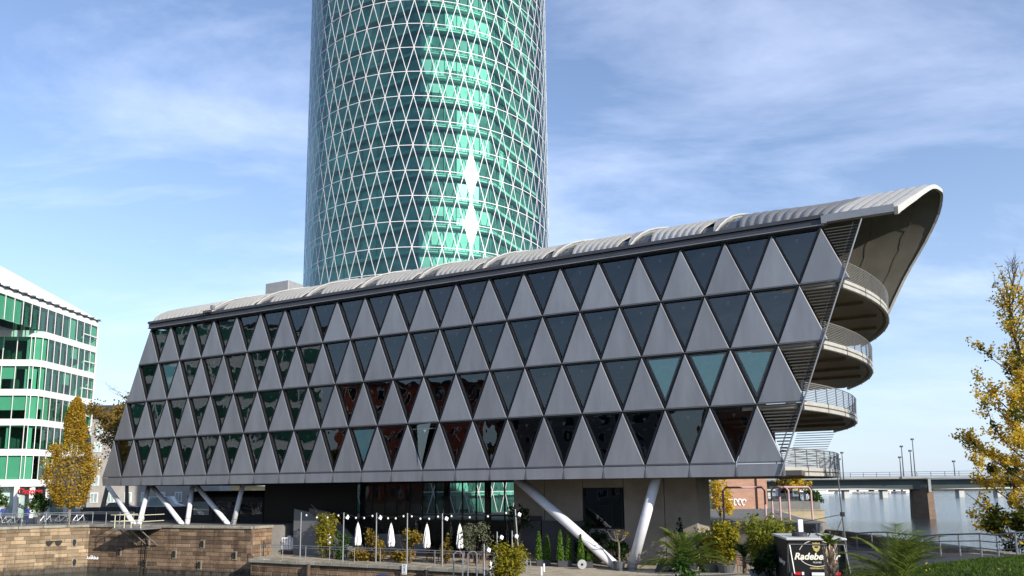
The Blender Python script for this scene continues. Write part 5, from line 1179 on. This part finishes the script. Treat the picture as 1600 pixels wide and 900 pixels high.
def palm(label, loc, trunk, tr_r, nf, fl, seed, key='palm', up=.8, potr=None, shaggy=False):
    rr = random.Random(seed); t = thing('palm_tree', label, 'palm', loc); z0 = 0
    if potr: pot(t, potr, potr * 1.1); z0 = potr
    m = MB(); n_ = max(3, int(trunk / .12)); lean = Vector((rr.uniform(-.02, .02) - .05 * shaggy, 0, 1))
    m.path([lean * (trunk * k / n_) + Vector((0, 0, z0)) for k in range(n_ + 1)], [tr_r * (1.0 + .22 * (k % 2)) * (1 - .25 * k / n_) for k in range(n_ + 1)], 10); m.build('trunk', M['palmtrunk'], t)
    if shaggy:
        b = MB()
        for k in range(120):
            a = rr.uniform(0, 6.28); z = trunk * rr.uniform(.05, .97); c = lean * z + Vector((cos(a) * tr_r * .9, sin(a) * tr_r * .9, z0)); b.poly(c, c + Vector((cos(a) * .09 + .05 * sin(a), sin(a) * .09, .16)), c + Vector((cos(a) * .12, sin(a) * .12, .3)), c + Vector((cos(a) * .09 - .05 * sin(a), sin(a) * .09, .16)))
        b.build('leaf_bases', M['palmbase'], t)
    top = lean * trunk + Vector((0, 0, z0))
    for k in range(nf):
        a = 2 * pi * k / nf + rr.uniform(-.25, .25); el = rr.uniform(.15, 1.25) * up; L = fl * rr.uniform(.75, 1.1); fr = MB(); pts = []
        for i in range(9):
            f = i / 8; e = el - f * f * 1.15; pts.append((pts[-1] if pts else top) + (Vector((cos(a) * cos(e), sin(a) * cos(e), sin(e))) * L / 8 if pts else Vector()))
        fr.path(pts, [.016 - .0014 * i for i in range(9)], 4)
        for i in range(1, 9):
            for sub_ in (0, .33, .66):
                c = pts[i - 1].lerp(pts[i], sub_); d = (pts[i] - pts[i - 1]).normalized(); sd = d.cross(Vector((0, 0, 1))).normalized()
                ll = L * .30 * sin(pi * min(.97, (i + sub_) / 9.4)) + .05
                for sg_ in (-1, 1):
                    tip = c + (sd * sg_ * .8 + d * .75 + Vector((0, 0, .18 - .35 * rr.random()))) * ll; w = d * .016 + Vector((0, 0, .008)); fr.poly(c - w, tip, c + w)
        fr.build('frond', L_[key], t, fixn=False)
    return t
M['palmtrunk'] = mat('palm_trunk', (0.14, 0.09, 0.06), 0.9, 0, 0.2, 0.4, 10, bump=0.6, bscale=30); M['palmbase'] = mat('palm_leaf_base', (0.40, 0.32, 0.24), 0.85, 0, 0.2, 0.3, 8)
palm('bushy palm in the foreground right of the V tubes', Vector((fx(1060, 30), 30, gh(fx(1060, 30), 30))), 2.0, .16, 38, 1.9, 60, up=1.2)
shrub('dense green underplanting at the foot of the bushy palm', Vector((fx(1060, 29.6), 29.6, gh(fx(1060, 29.6), 29.6))), (1.0, .8, 1.15), 'green', 2000, .13, seed=64)
p_ = Vector((fx(1384, 22), 22, gh(fx(1384, 22), 22))); palm('broad palm at the bottom right by the lawn', p_, 1.45, .14, 30, 2.1, 61, up=1.2, potr=.3)
p_ = Vector((fx(1288, 24), 24, gh(fx(1288, 24), 24))); palm('palm with a thick shaggy trunk in front of the trailer', p_, 5.25 - p_.z, .125, 10, .55, 62, up=1.45, shaggy=True)
p_ = on(1152, 892); palm('dark palm between the two bamboo clumps', Vector((fx(1152, 42), 42, gh(fx(1152, 42), 42))), .9, .12, 16, 1.5, 63, up=1.1, key='palmdark' if 'palmdark' in L_ else 'dark')
bamboo('yellow bamboo in a grey pot left of the chair', Vector((fx(1124, 45.5), 45.5, gh(fx(1124, 45.5), 45.5))), .85, 3.15, 'bamboo', 2600, 'pot', 70)
bamboo('thinner golden bamboo in a small grey pot against the wall', Vector((fx(1103, 46.5), 46.5, gh(fx(1103, 46.5), 46.5))), .85, 2.9, 'bamboo', 1700, 'pot', 71)
bamboo('green and yellow bamboo in a blue grey pot beside the trailer', Vector((fx(1179, 38), 38, gh(fx(1179, 38), 38))), 1.1, 3.3, 'bamboog', 2600, 'potb', 72)
bamboo('dark bamboo in shade close to the trailer side', Vector((fx(1204, 40), 40, gh(fx(1204, 40), 40))), .8, 3.0, 'bamboog', 1200, 'potb', 73)
o = copy_tree(ch0); o.location = Vector((fx(1148, 45), 45, gh(fx(1148, 45), 45))); o.rotation_euler = (0, 0, .8); tag(o, 'folding chair standing alone right of the yellow bamboo', 'chair', 'bistro chairs on the terrace')
shrub('dark broad leaved bush between the bamboo pots and the trailer', Vector((fx(1190, 36.5), 36.5, gh(fx(1190, 36.5), 36.5))), (.8, .7, .9), 'dark', 900, .15, seed=54)
shrub('grey green low shrub beside the thinner golden bamboo', Vector((fx(1088, 47), 47, gh(fx(1088, 47), 47))), (.7, .6, 1.2), 'olive', 700, .13, seed=55)
bn = thing('covered_furniture', 'stacked furniture under a dark cover right of the V', 'furniture', B(20.0, 1.9, 1.7), -AL)
rr = random.Random(9); cv = MB(); rows = []
for j in range(7):
    rows.append([((i - 6) * .22, (j - 3) * .25, .95 - .05 * abs(i - 6) - .1 * abs(j - 3) + rr.uniform(-.07, .07) - (.4 if i in (0, 12) or j in (0, 6) else 0)) for i in range(13)])
cv.loft(rows, closed=False).build('cover', M['tentfab'], bn)
for x in (-1, 0, 1):
    for y in (-.5, .5): MB().tube((x, y, 0), (x, y, .75), .025, n=6).build('leg', M['steel'], bn)
# gangway steel at the terrace corner
gw = thing('steel_gangway', 'steel ladder gangway with tall tube handrails at the terrace corner', 'gangway', Vector((fx(752, 50.2), 50.2, 1.7)))
for x in (-1.9, -.95): MB().path([(x, 0, -1.7), (x, 0, 1.2), (x + .2, 0, 1.35), (x + .45, 0, 1.35), (x + .6, 0, 1.2), (x + .6, 0, -.4)], .045, 7).build('hoop', M['steel'], gw)
for x in (.1, .9, 1.3): MB().tube((x, -.3, -1.6), (x, -.3, 1.1), .04, n=7).build('upright', M['steel'], gw)
MB().bar((-1.6, -3.2, -1.6), (.6, .2, .1), .12, .16).build('stringer', M['rail'], gw); MB().bar((-.8, -3.4, -1.6), (1.4, 0, .1), .12, .16).build('stringer', M['rail'], gw)
for k in range(7): MB().bar(Vector((-1.6, -3.2, -1.6)).lerp(Vector((.6, .2, .1)), k / 7), Vector((-.8, -3.4, -1.6)).lerp(Vector((1.4, 0, .1)), k / 7), .2, .03).build('tread', M['steel'], gw)
MB().box((.75, -.1, .45), (.42, .04, .6)).build('notice_plate', M['white'], gw)
for k in range(3):
    o = MB().path([(0, 0, 0), (0, 0, .75), (.12, 0, .87), (.45, 0, .87), (.57, 0, .75), (.57, 0, 0)], .035, 7).build('cycle_stand', M['steel']); o.location = on(812 + k * 5, 884 + k * 6) + Vector((0, 0, -.02)); o.rotation_euler = (0, 0, 1.0)
    tag(o, 'bent steel cycle stand on the sand, ' + ('farthest', 'middle', 'nearest')[k] + ' of three by the bush', 'cycle stand', 'cycle stands on the sand')
for k, (px, py) in enumerate(((850, 893), (846, 899))):
    o = MB().lathe((0, 0, 0), [(.06, 0), (.06, .48), (.045, .52), (.01, .53)], 10).build('marker_post', M['white']); o.location = on(px, py); tag(o, ('short white marker post on the sand', 'second white marker post at the picture bottom')[k], 'post')
# blue covered boat below the terrace
bt = thing('covered_boat', 'small boat under a dark blue cover moored below the terrace wall', 'boat', Vector((fx(600, 49.5), 49.5, 0)), -AL)
M['bluecov'] = mat('blue_cover', (0.022, 0.045, 0.12), 0.6, 0, 0.4, 0.15, 2)
hull = []
for z, w, l in ((-.2, .55, 1.9), (.35, .95, 2.4), (.75, 1.05, 2.5)): hull.append([(l * cos(2 * pi * k / 20) * (1 if cos(2 * pi * k / 20) > 0 else .85), w * sin(2 * pi * k / 20), z) for k in range(20)])
MB().loft(hull, True, True).build('hull', M['white'], bt)
cvr = [[(2.5 * f * cos(2 * pi * k / 20) * (1 if cos(2 * pi * k / 20) > 0 else .85), 1.08 * f * sin(2 * pi * k / 20), .76 + 1.0 * max(0.0, 1 - f) ** .55) for k in range(20)] for f in (1.02, .9, .7, .4, .1)]
MB().loft(cvr, False, True).build('cover', M['bluecov'], bt, smooth=True)
for k, px in enumerate((458, 641)):
    q = wall_at(px + 28, 885, TPTS)
    if q: o = MB().tube((0, 0, -2.5), (0, 0, 1.55), .17, .15, 10).build('mooring_pile', M['niche'] if k else M['bark']); o.location = Vector((q[0].x, q[0].y, 0)) + Vector((-.1, -.35, 0)); tag(o, ('weathered wooden mooring pile left of the blue boat', 'dark mooring pile right of the white berth sign')[k], 'pile', 'mooring piles at the terrace wall')
# ================================================================== food trailer
tr0 = Vector((fx(1263, 33), 33, 2.12)); tb = thing('food_trailer', 'black food trailer with gold and white beer lettering on its rear', 'trailer', tr0, -0.17)
TWd, TLn, TH_ = 2.42, 3.4, 2.28; fz = .42
MB().bbox((0, TLn / 2, fz + TH_ / 2), (TWd, TLn, TH_), .05).build('body', M['black'], tb)
rf = MB().bbox((0, TLn / 2, fz + TH_ + .05), (TWd + .12, TLn + .2, .1), .03).build('roof', M['pale'], tb)
fn = MB().lathe((-.45, 1.1, fz + TH_ + .1), [(.34, 0), (.34, .14), (.2, .2)], 14).build('vent', M['darkgrey'], rf); MB().box((-.35, 1.3, fz + TH_ + .5), (.2, .2, .7)).build('chimney', M['white'], rf)
MB().path([(-.1, 1.0, fz + TH_ + .1), (.1, 1.0, fz + TH_ + .45), (.35, 1.0, fz + TH_ + .1)], .03, 6).build('hose', M['black'], rf)
MB().box((0, -.03, fz + TH_ - .17), (TWd - .05, .08, .05)).build('trim', M['rail'], tb)
for sx in (-1, 1):
    MB().extr([(sx * (TWd / 2 + .02), -.02, fz + TH_ - .2), (sx * (TWd / 2 + .02), -.25, fz + TH_ - 1.35), (sx * (TWd / 2 + .02), -.02, fz + TH_ - 1.35)], (-sx * .03, 0, 0)).build('side_flap', M['darkgrey'], tb)
    MB().bar((sx * (TWd / 2 - .08), -.06, fz + TH_ - .2), (sx * (TWd / 2 + (.06 if sx > 0 else -.18)), -.28, fz + TH_ - 1.4), .045, .05).build('flap_strut', M['rail'], tb)
    MB().bar((sx * (TWd / 2 - .02), -.06, fz + TH_ - .2), (sx * (TWd / 2 + .05), -.12, fz + TH_ - 1.4), .04, .04).build('flap_strut', M['rail'], tb)
    w = MB().path([(sx * TWd / 2 - .13, 1.9, .1), (sx * TWd / 2 + .07, 1.9, .1)], .32, 18).build('wheel', M['tyre'], tb); MB().path([(sx * TWd / 2 - .1, 1.9, .1), (sx * TWd / 2 + .085, 1.9, .1)], .17, 14).build('rim', M['steel'], w)
    MB().box((sx * .83 - .02, -.03, fz + .86), (.26, .05, .13)).build('tail_light', M['redsign2'] if 'redsign2' in M else mat('tail_red', (0.45, 0.01, 0.015), 0.3, 0, 0.5, 0), tb); MB().box((sx * .83 + (.2 if sx < 0 else -.22), -.03, fz + .86), (.09, .05, .13)).build('reverse_light', M['lampw'], tb)
    MB().tube((sx * (TWd / 2 - .1), -.12, -.6), (sx * (TWd / 2 - .1), -.12, fz + .9), .04, n=7).build('corner_leg', M['rail'], tb)
MB().box((.0, -.03, fz + .84), (.52, .03, .13)).build('number_plate', M['white'], tb)
M['gold'] = mat('gold_print', (0.52, 0.40, 0.12), 0.5, 0.2, 0.5, 0.08); M['cream'] = mat('cream_print', (0.75, 0.72, 0.60), 0.6, 0, 0.4, 0.0)
text_obj('Radeberger', .40, M['cream'], tb, upright((-.02, -.012, fz + 1.58), 0), 'lettering', shear=.28, bold=.012); text_obj('PILSNER', .10, M['cream'], tb, upright((0, -.012, fz + 1.33), 0), 'lettering')
text_obj('BIERSPEZIALITÄT', .085, M['gold'], tb, upright((0, -.012, fz + 1.08), 0), 'lettering', bold=.004)
sh = [(-.15, .2), (-.07, .17), (0, .21), (.07, .17), (.15, .2), (.16, .0), (.1, -.14), (0, -.22), (-.1, -.14), (-.16, .0)]
shd = MB().extr([(x, -.014, fz + 1.99 + z) for x, z in sh], (0, .01, 0)).build('shield', M['gold'], tb); MB().box((0, -.02, fz + 1.99), (.14, .006, .07)).build('shield_mark', M['black'], shd)
for a0, a1, ry in ((.35, 1.25, .62), (1.9, 2.8, .62), (3.45, 5.9, .5), (-.35, .55, .5)):
    MB().path([(.72 * cos(a) * (1.05), -.014, fz + 1.66 + ry * sin(a)) for a in [a0 + (a1 - a0) * k / 14 for k in range(15)]], .016, 4).build('print_ring', M['cream'], tb)
text_obj('Radeberger', .3, M['cream'], tb, Matrix.Translation((-TWd / 2 - .012, 1.4, fz + 1.25)) @ Matrix.Rotation(-pi / 2, 4, 'Z') @ Matrix.Rotation(pi / 2, 4, 'X'), 'lettering', shear=.28)
po = thing('cable_pole', 'tall thin dark pole with guy wires beside the trailer', 'pole', Vector((fx(1311, 34), 34, 2.6)))
MB().tube((0, 0, 0), (-.22, 0, 5.05), .045, .03, 8).build('pole', M['rail'], po); MB().box((-.13, 0, 3.3), (.16, .12, .2)).build('clamp', M['black'], po)
MB().tube((-.13, 0, 3.3), (-2.8, 6, 2.1), .015, n=4).build('guy_wire', M['wire'], po); MB().tube((-.13, 0, 3.2), (-.6, 1.2, 1.0), .015, n=4).build('guy_wire', M['wire'], po)
# ================================================================== right: railings, lawn, trees
rail_thing('ramp_railing', 'dark steel railing with pale posts along the ramp by the river', [Vector((23.2, 55)), Vector((23.5, 45)), Vector((23.3, 37.5)), Vector((22.6, 33.8)), Vector((24.5, 32.2))], 1.15, 2.1, (1.15, .8, .45), M['railgrey'], lambda p: gh(p.x, p.y) - .02, .045, .028)
gr = MB(); rr = random.Random(12)
for _ in range(30000):
    x, y = rr.uniform(13, 25.8), rr.uniform(19, 32.6)
    if y > 31.2 + .5 * sin(x * .6) or x < 15 + .5 * sin(y): continue
    z = gh(x, y) + .03; h = rr.uniform(.06, .17); a = rr.uniform(0, 6.28); dxx, dyy = cos(a) * .03, sin(a) * .03; lx, ly = rr.gauss(0, .04), rr.gauss(0, .04)
    gr.poly((x - dxx, y - dyy, z), (x + dxx, y + dyy, z), (x + lx, y + ly, z + h))
tag(gr.build('grass', L_['grass'], None, fixn=False), 'short green grass on the mound at the bottom right', 'grass', kind='stuff')
lw = MB(); rows = []
for j in range(19):
    y = 18 + 14.2 * j / 18; rows.append([(14.9 + 10.9 * i / 18, min(y, 31.4 + .5 * sin((14.9 + 10.9 * i / 18) * .6)), gh(14.9 + 10.9 * i / 18, min(y, 31.4 + .5 * sin((14.9 + 10.9 * i / 18) * .6))) + .05) for i in range(19)])
struct('lawn', lw.loft(rows, closed=False), M['grassg'], smooth=True)
dl = MB()
for _ in range(60):
    x, y = rr.uniform(15, 25), rr.uniform(22, 31); leaf_quad(dl, Vector((x, y, gh(x, y) + .1)), .07, rr)
tag(dl.build('fallen_leaves', L_['gold2'], None, fixn=False), 'yellow leaves fallen on the grass mound', 'leaves', kind='stuff')
sd = MB()
sd.path([(0, 0, 0), (.02, 0, .35), (-.05, 0, .7)], [.02, .018, .008], 5); sd.path([(.02, 0, .3), (.14, 0, .6)], [.014, .006], 5); sd.path([(.0, 0, .4), (-.16, .03, .62)], [.012, .006], 5)
o = sd.build('dry_twig', M['barkg']); o.location = Vector((fx(1490, 21), 21, gh(fx(1490, 21), 21))) + Vector((0, 0, .25)); o.scale = (1.3,) * 3; tag(o, 'pale dry twig sticking up from the grass at the bottom', 'twig')
def tree(name, label, loc, H, trunk_r, levels, spread, leafkey, nleaf, lsize, seed, lean=(0, 0), crown0=.3, leafmin=.0, leafmax=1.0, bark='bark', upw=.55, key2=None, dens_top=1.0, group=None):
    rr = random.Random(seed); t = thing(name, label, 'tree', loc, 0, group); br = MB(); tips = []
    def grow(p, d, L, r, lv):
        n_ = 4; pts = [p]; rad = [r]
        for k in range(n_):
            d = (d + Vector((rr.gauss(0, .09), rr.gauss(0, .09), rr.gauss(0, .05) + .05 * upw))).normalized(); pts.append(pts[-1] + d * L / n_); rad.append(r * (1 - .75 * (k + 1) / n_) + .004)
        br.path(pts, rad, 6 if lv < 2 else 4, False)
        if lv >= 1:
            for k in range(1, n_ + 1): tips.append((pts[k], lv))
        if lv < levels:
            nb = rr.randint(4, 6) if lv else 13
            for k in range(nb):
                f = rr.uniform(crown0 if lv == 0 else .2, .98); i = min(n_ - 1, int(f * n_)); q = pts[i].lerp(pts[i + 1], f * n_ - i)
                a = rr.uniform(0, 6.28) if lv else 2.4 * k + rr.uniform(-.3, .3); sd_ = Vector((cos(a), sin(a), 0)); dd = (d * upw + sd_ * spread + Vector((0, 0, .25 * upw))).normalized()
                grow(q, dd, L * (rr.uniform(.42, .6) if lv else (.50 - .30 * f) * rr.uniform(.8, 1.15)), max(.012, rad[i] * .5), lv + 1)
    grow(Vector((0, 0, 0)), Vector((lean[0], lean[1], 1)).normalized(), H, trunk_r, 0)
    br.build('trunk', M[bark], t); l1, l2 = MB(), MB(); w = [(p, lv) for p, lv in tips if leafmin * H <= p.z <= leafmax * H]
    for _ in range(nleaf):
        p, lv = rr.choice(w); f = (p.z / H)
        if rr.random() > 1 - (1 - dens_top) * f ** 1.3: continue
        c = p + Vector((rr.gauss(0, .36), rr.gauss(0, .36), rr.gauss(0, .3))); leaf_quad(l2 if key2 and (p.x < -.12 * H * (1.2 - f)) and rr.random() < .4 and f < .62 else l1, c, lsize, rr, .25, 1.25)
    l1.build('crown', L_[leafkey], t, fixn=False)
    if key2: l2.build('crown_shade_leaves', L_[key2], t, fixn=False)
    return t
struct('tree_bank', MB().loft([[(27, y, -1), (27.5, y, 2.2), (36, y, 2.6), (48, y, 1.5), (60, y, -1)] for y in (14, 30, 47)], True, True, closed=False), M['grassg'])
def poplar(label, loc, H, R, nleaf, seed):
    rr = random.Random(seed); t = thing('poplar_tree', label, 'tree', loc); br = MB(); tw = []
    lead = [Vector((rr.gauss(0, .06) * k, rr.gauss(0, .05) * k, H * k / 8)) for k in range(9)]
    br.path(lead, [.24 * (1 - k / 8.6) + .01 for k in range(9)], 8, False)
    def on_lead(f): i = min(7, int(f * 8)); return lead[i].lerp(lead[i + 1], f * 8 - i)
    for k in range(64):
        f = .05 + .92 * ((k + rr.random()) / 64) ** 1.15; p = on_lead(f); a_ = 2.4 * k + rr.uniform(-.5, .5)
        L = (R * (1 - f) ** .62 * rr.uniform(.75, 1.12)) + .7; el = .30 + .95 * f + rr.uniform(-.15, .15)
        d = Vector((cos(a_) * cos(el), sin(a_) * cos(el), sin(el))); pts = [p]
        for q in range(5): d = (d + Vector((rr.gauss(0, .1), rr.gauss(0, .1), .09 + rr.gauss(0, .06)))).normalized(); pts.append(pts[-1] + d * L / 5)
        br.path(pts, [.065 * (1 - f * .6) * (1 - q / 6) + .006 for q in range(6)], 5, False)
        for q in range(9):
            g_ = rr.uniform(.25, 1); i = min(4, int(g_ * 5)); s0 = pts[i].lerp(pts[i + 1], g_ * 5 - i); dd = (d * .7 + Vector((rr.gauss(0, .6), rr.gauss(0, .6), rr.gauss(.25, .4)))).normalized(); l = rr.uniform(.5, 1.3) * (1 - .35 * f)
            e_ = s0 + dd * l; br.path([s0, s0.lerp(e_, .5) + Vector((0, 0, .05)), e_], [.014, .010, .004], 3, False); tw.append((s0, e_, f, rr.random()))
    br.build('trunk', M['bark'], t); l1, l2 = MB(), MB()
    for _ in range(nleaf):
        s0, e_, f, h = rr.choice(tw)
        if rr.random() < max(0, (f - .30) / .62) ** .7: continue
        c = s0.lerp(e_, rr.uniform(.1, 1.1)) + Vector((rr.gauss(0, .13), rr.gauss(0, .13), rr.gauss(0, .13)))
        leaf_quad(l2 if h < .16 else l1, c, .13, rr, .25, 1.2)
    l1.build('crown', L_['gold2'], t, fixn=False); l2.build('green_leaves', L_['polgreen'], t, fixn=False); return t
poplar('tall golden poplar with bare upper twigs at the right edge', (30.6, 43.5, 2.2), 18.2, 4.7, 48000, 5)
poplar('golden poplar cut by the right picture edge behind the tall one', (35.4, 47.5, 2.2), 17.0, 4.6, 30000, 6)
shrub('golden undergrowth at the foot of the tall poplar', (29.8, 39.5, 2.0), (2.2, 2.0, 1.9), 'gold2', 3600, .17, seed=85, clump=26)
shrub('dark green sapling reaching left below the tall poplar', (28.0, 42.0, 2.0), (1.3, 1.5, 1.5), 'polgreen', 1500, .14, seed=86, clump=16, zc=2.6)
shrub('golden undergrowth at the right picture edge below the poplars', (32.5, 41.0, 2.0), (2.6, 2.2, 2.6), 'gold2', 3800, .17, seed=87, clump=26)
def column_tree(label, loc, H, prof, n, key, size, seed, stem=1.9):
    rr = random.Random(seed); t = thing('column_tree', label, 'tree', loc); lf = MB(); br = MB(); br.path([(0, 0, 0), (.05, 0, H * .5), (0, 0, H * .93)], [.16, .12, .03], 8)
    bumps = [(rr.uniform(0, 6.28), rr.random(), rr.uniform(.75, 1.2)) for _ in range(40)]
    for k in range(40):
        f = rr.uniform(.05, .9); a = rr.uniform(0, 6.28); r = prof(f) * .9; br.path([(0, 0, stem + f * (H - stem) - .5), (cos(a) * r, sin(a) * r, stem + f * (H - stem) + .4)], [.035, .008], 4)
    br.build('trunk', M['barkg'], t)
    for _ in range(n):
        f = rr.random(); a = rr.uniform(0, 6.28); b = max(bumps, key=lambda q: -abs(((q[0] - a + pi) % 6.28) - pi) * .5 - abs(q[1] - f) * 3)[2]
        r = prof(f) * b * rr.uniform(.45, 1) ** .5; leaf_quad(lf, Vector((cos(a) * r, sin(a) * r, stem + f * (H - stem) + rr.gauss(0, .1))), size, rr, .2, 1.2)
    lf.build('crown', L_[key], t, fixn=False); return t
def hprof(f): return (2.25 * sin(pi * min(1, (f + .10) / .98) ** .85) if f < .56 else .95 * (1 - ((f - .56) / .44) ** 4)) + .05
column_tree('dense golden hornbeam on the quay in front of the office block', (fx(116, 71.5), 71.5, 4.2), 12.2, hprof, 12000, 'gold', .155, 7, 1.7)
tree('plane_tree', 'thin leaved autumn plane tree behind the hornbeam', (fx(165, 95), 95, 4.2), 15.5, .30, 3, .95, 'plane', 5200, .26, 8, (.02, 0), .3, .15, 1.0, 'barkg', .6)
tree('plane_tree', 'brown autumn tree at the left end of the grey building', (fx(205, 105), 105, 4.2), 15, .28, 3, .95, 'plane', 4200, .26, 9, (0, 0), .3, .12, 1.0, 'barkg', .6)
shrub('green potted shrub beside the person with the pink collar', Vector((fx(70, 72.6), 72.6, 4.2)), (1.1, .9, 1.15), 'green', 900, .16, seed=80, potr=.5)
shrub('green potted shrub at the left picture edge', Vector((fx(2, 72), 72, 4.2)), (.9, .9, 1.4), 'green', 900, .16, seed=81, potr=.5)
tree('bank_tree', 'small yellow autumn tree on the far lawn beside the water', (fx(1243, 150), 150, 4.2), 5.8, .16, 2, .95, 'gold2', 1500, .36, 10, crown0=.3)
tree('bank_tree', 'brown autumn tree on the far lawn left of the yellow one', (fx(1222, 160), 160, 4.2), 6.2, .16, 2, .95, 'plane', 1500, .36, 11, crown0=.3)
shrub('golden leaved shrub beside the red abutment', Vector((fx(1119, 72), 72, 4.2)), (1.2, 1.2, 2.0), 'gold2', 1000, .18, seed=83)
shrub('small green bush at the end of the sandy bank wall', Vector((60, 148.5, 3.2)), (1.8, 1.5, 1.5), 'green', 500, .35, seed=84)
bo = thing('moored_boat', 'white cabin boat moored beyond the far lawn', 'boat', (fx(1222, 185), 185, 3.4)); MB().loft([[(-3, -1, 0), (2.5, -1, 0), (3, 0, 0), (2.5, 1, 0), (-3, 1, 0)], [(-3.2, -1.3, 1.2), (3, -1.3, 1.2), (3.6, 0, 1.3), (3, 1.3, 1.2), (-3.2, 1.3, 1.2)]], True, True).build('hull', M['white'], bo); MB().bbox((-.5, 0, 2.2), (3.6, 2, 2.0), .1).build('cabin', M['white'], bo); MB().box((-.5, -1.03, 2.4), (3.0, .04, .7)).build('window', M['black'], bo); MB().box((-.5, 0, 3.6), (1.6, 1.4, .8)).build('wheelhouse', M['white'], bo)
# aeroplane high over the river
ap = thing('aeroplane', 'tiny airliner in the sky above the poplar', 'aeroplane', W(1563, 416, 2600), 0.25)
MB().path([(-17, 0, 0), (-13, 0, .3), (12, 0, 0), (18, 0, .2)], [.6, 1.9, 1.9, .3], 10).build('fuselage', M['steel'], ap)
for s_ in (-1, 1): MB().extr([(-2, s_ * 1.5, -.4), (-7 + 9, s_ * 16, .6), (4, s_ * 16, .6), (4, s_ * 1.5, -.4)], (0, 0, .35)).build('wing', M['steel'], ap)
MB().extr([(13, 0, 1), (16, 0, 6), (18, 0, 6), (17, 0, 1)], (0, .3, 0)).build('tail_fin', M['steel'], ap)
# buildings and trees across the basin: they show only as reflections in the panes; the white block is a stand-in
M['brick'] = mat('red_brick', (0.30, 0.075, 0.045), 0.85, 0, 0.3, 0.15, 1.5); M['grend'] = mat('grey_render', (0.22, 0.21, 0.20), 0.85, 0, 0.3, 0.15, .5)
M['ogreen'] = mat('green_pane', (0.03, 0.13, 0.085), 0.2, 0, 0.5, 0.5, .3)
def warehouse(label, loc, rz, L, H, key, rows_, cols):
    t = thing('warehouse', label, 'building', loc, rz, 'buildings across the basin'); MB().box((0, 0, H / 2 - 1), (L, 12, H + 2)).build('wall', M[key], t)
    for k in range(rows_):
        for i in range(cols):
            x = -L / 2 + L * (i + .5) / cols; z = 2.2 + k * H / rows_
            f = MB().box((x, 6.03, z), (L / cols * (.5 if key != 'white' else .9), .1, H / rows_ * .62)).build('window', M['white'], t); MB().box((x, 6.09, z), (L / cols * (.42 if key != 'white' else .84), .06, H / rows_ * .56)).build('pane', M['ogreen'] if key == 'white' else M['darkframe'], f)
    MB().box((0, 0, H + .2), (L + 1, 13, .5)).build('roof', M['darkgrey'], t); return t
warehouse('red brick warehouse across the basin, mirrored in the lower panes', (-112, -2, 4.2), -.95, 34, 27, 'brick', 6, 8)
warehouse('added white rendered block across the basin, left of the brick warehouse', (-122, 42, 4.2), -1.25, 46, 38, 'white', 9, 10)  # unseen stand-in, its height set so the upper left panes mirror green
warehouse('grey block across the basin, right of the brick warehouse', (-90, -36, 4.2), -.65, 42, 21, 'grend', 5, 10)
warehouse('second red brick block across the basin, farthest right', (-56, -68, 4.2), -.4, 36, 23, 'brick', 6, 8)
struct('basin_quay', MB().extr([(-140, 70, 4.2), (-104, 40, 4.2), (-88, -18, 4.2), (-50, -55, 4.2), (-20, -66, 4.2), (-20, -140, 4.2), (-200, -140, 4.2), (-200, 70, 4.2)], (0, 0, -7)), M['paving'])
for k, (x, y) in enumerate(((-100, 22), (-92, -14), (-76, -38), (-52, -58))):
    tree('quay_tree', 'autumn tree across the basin, ' + ('first', 'second', 'third', 'fourth')[k] + ' from the white rendered block', (x, y, 4.2), 11, .3, 2, .95, 'plane', 1800, .5, 90 + k, crown0=.3, group='trees across the basin')
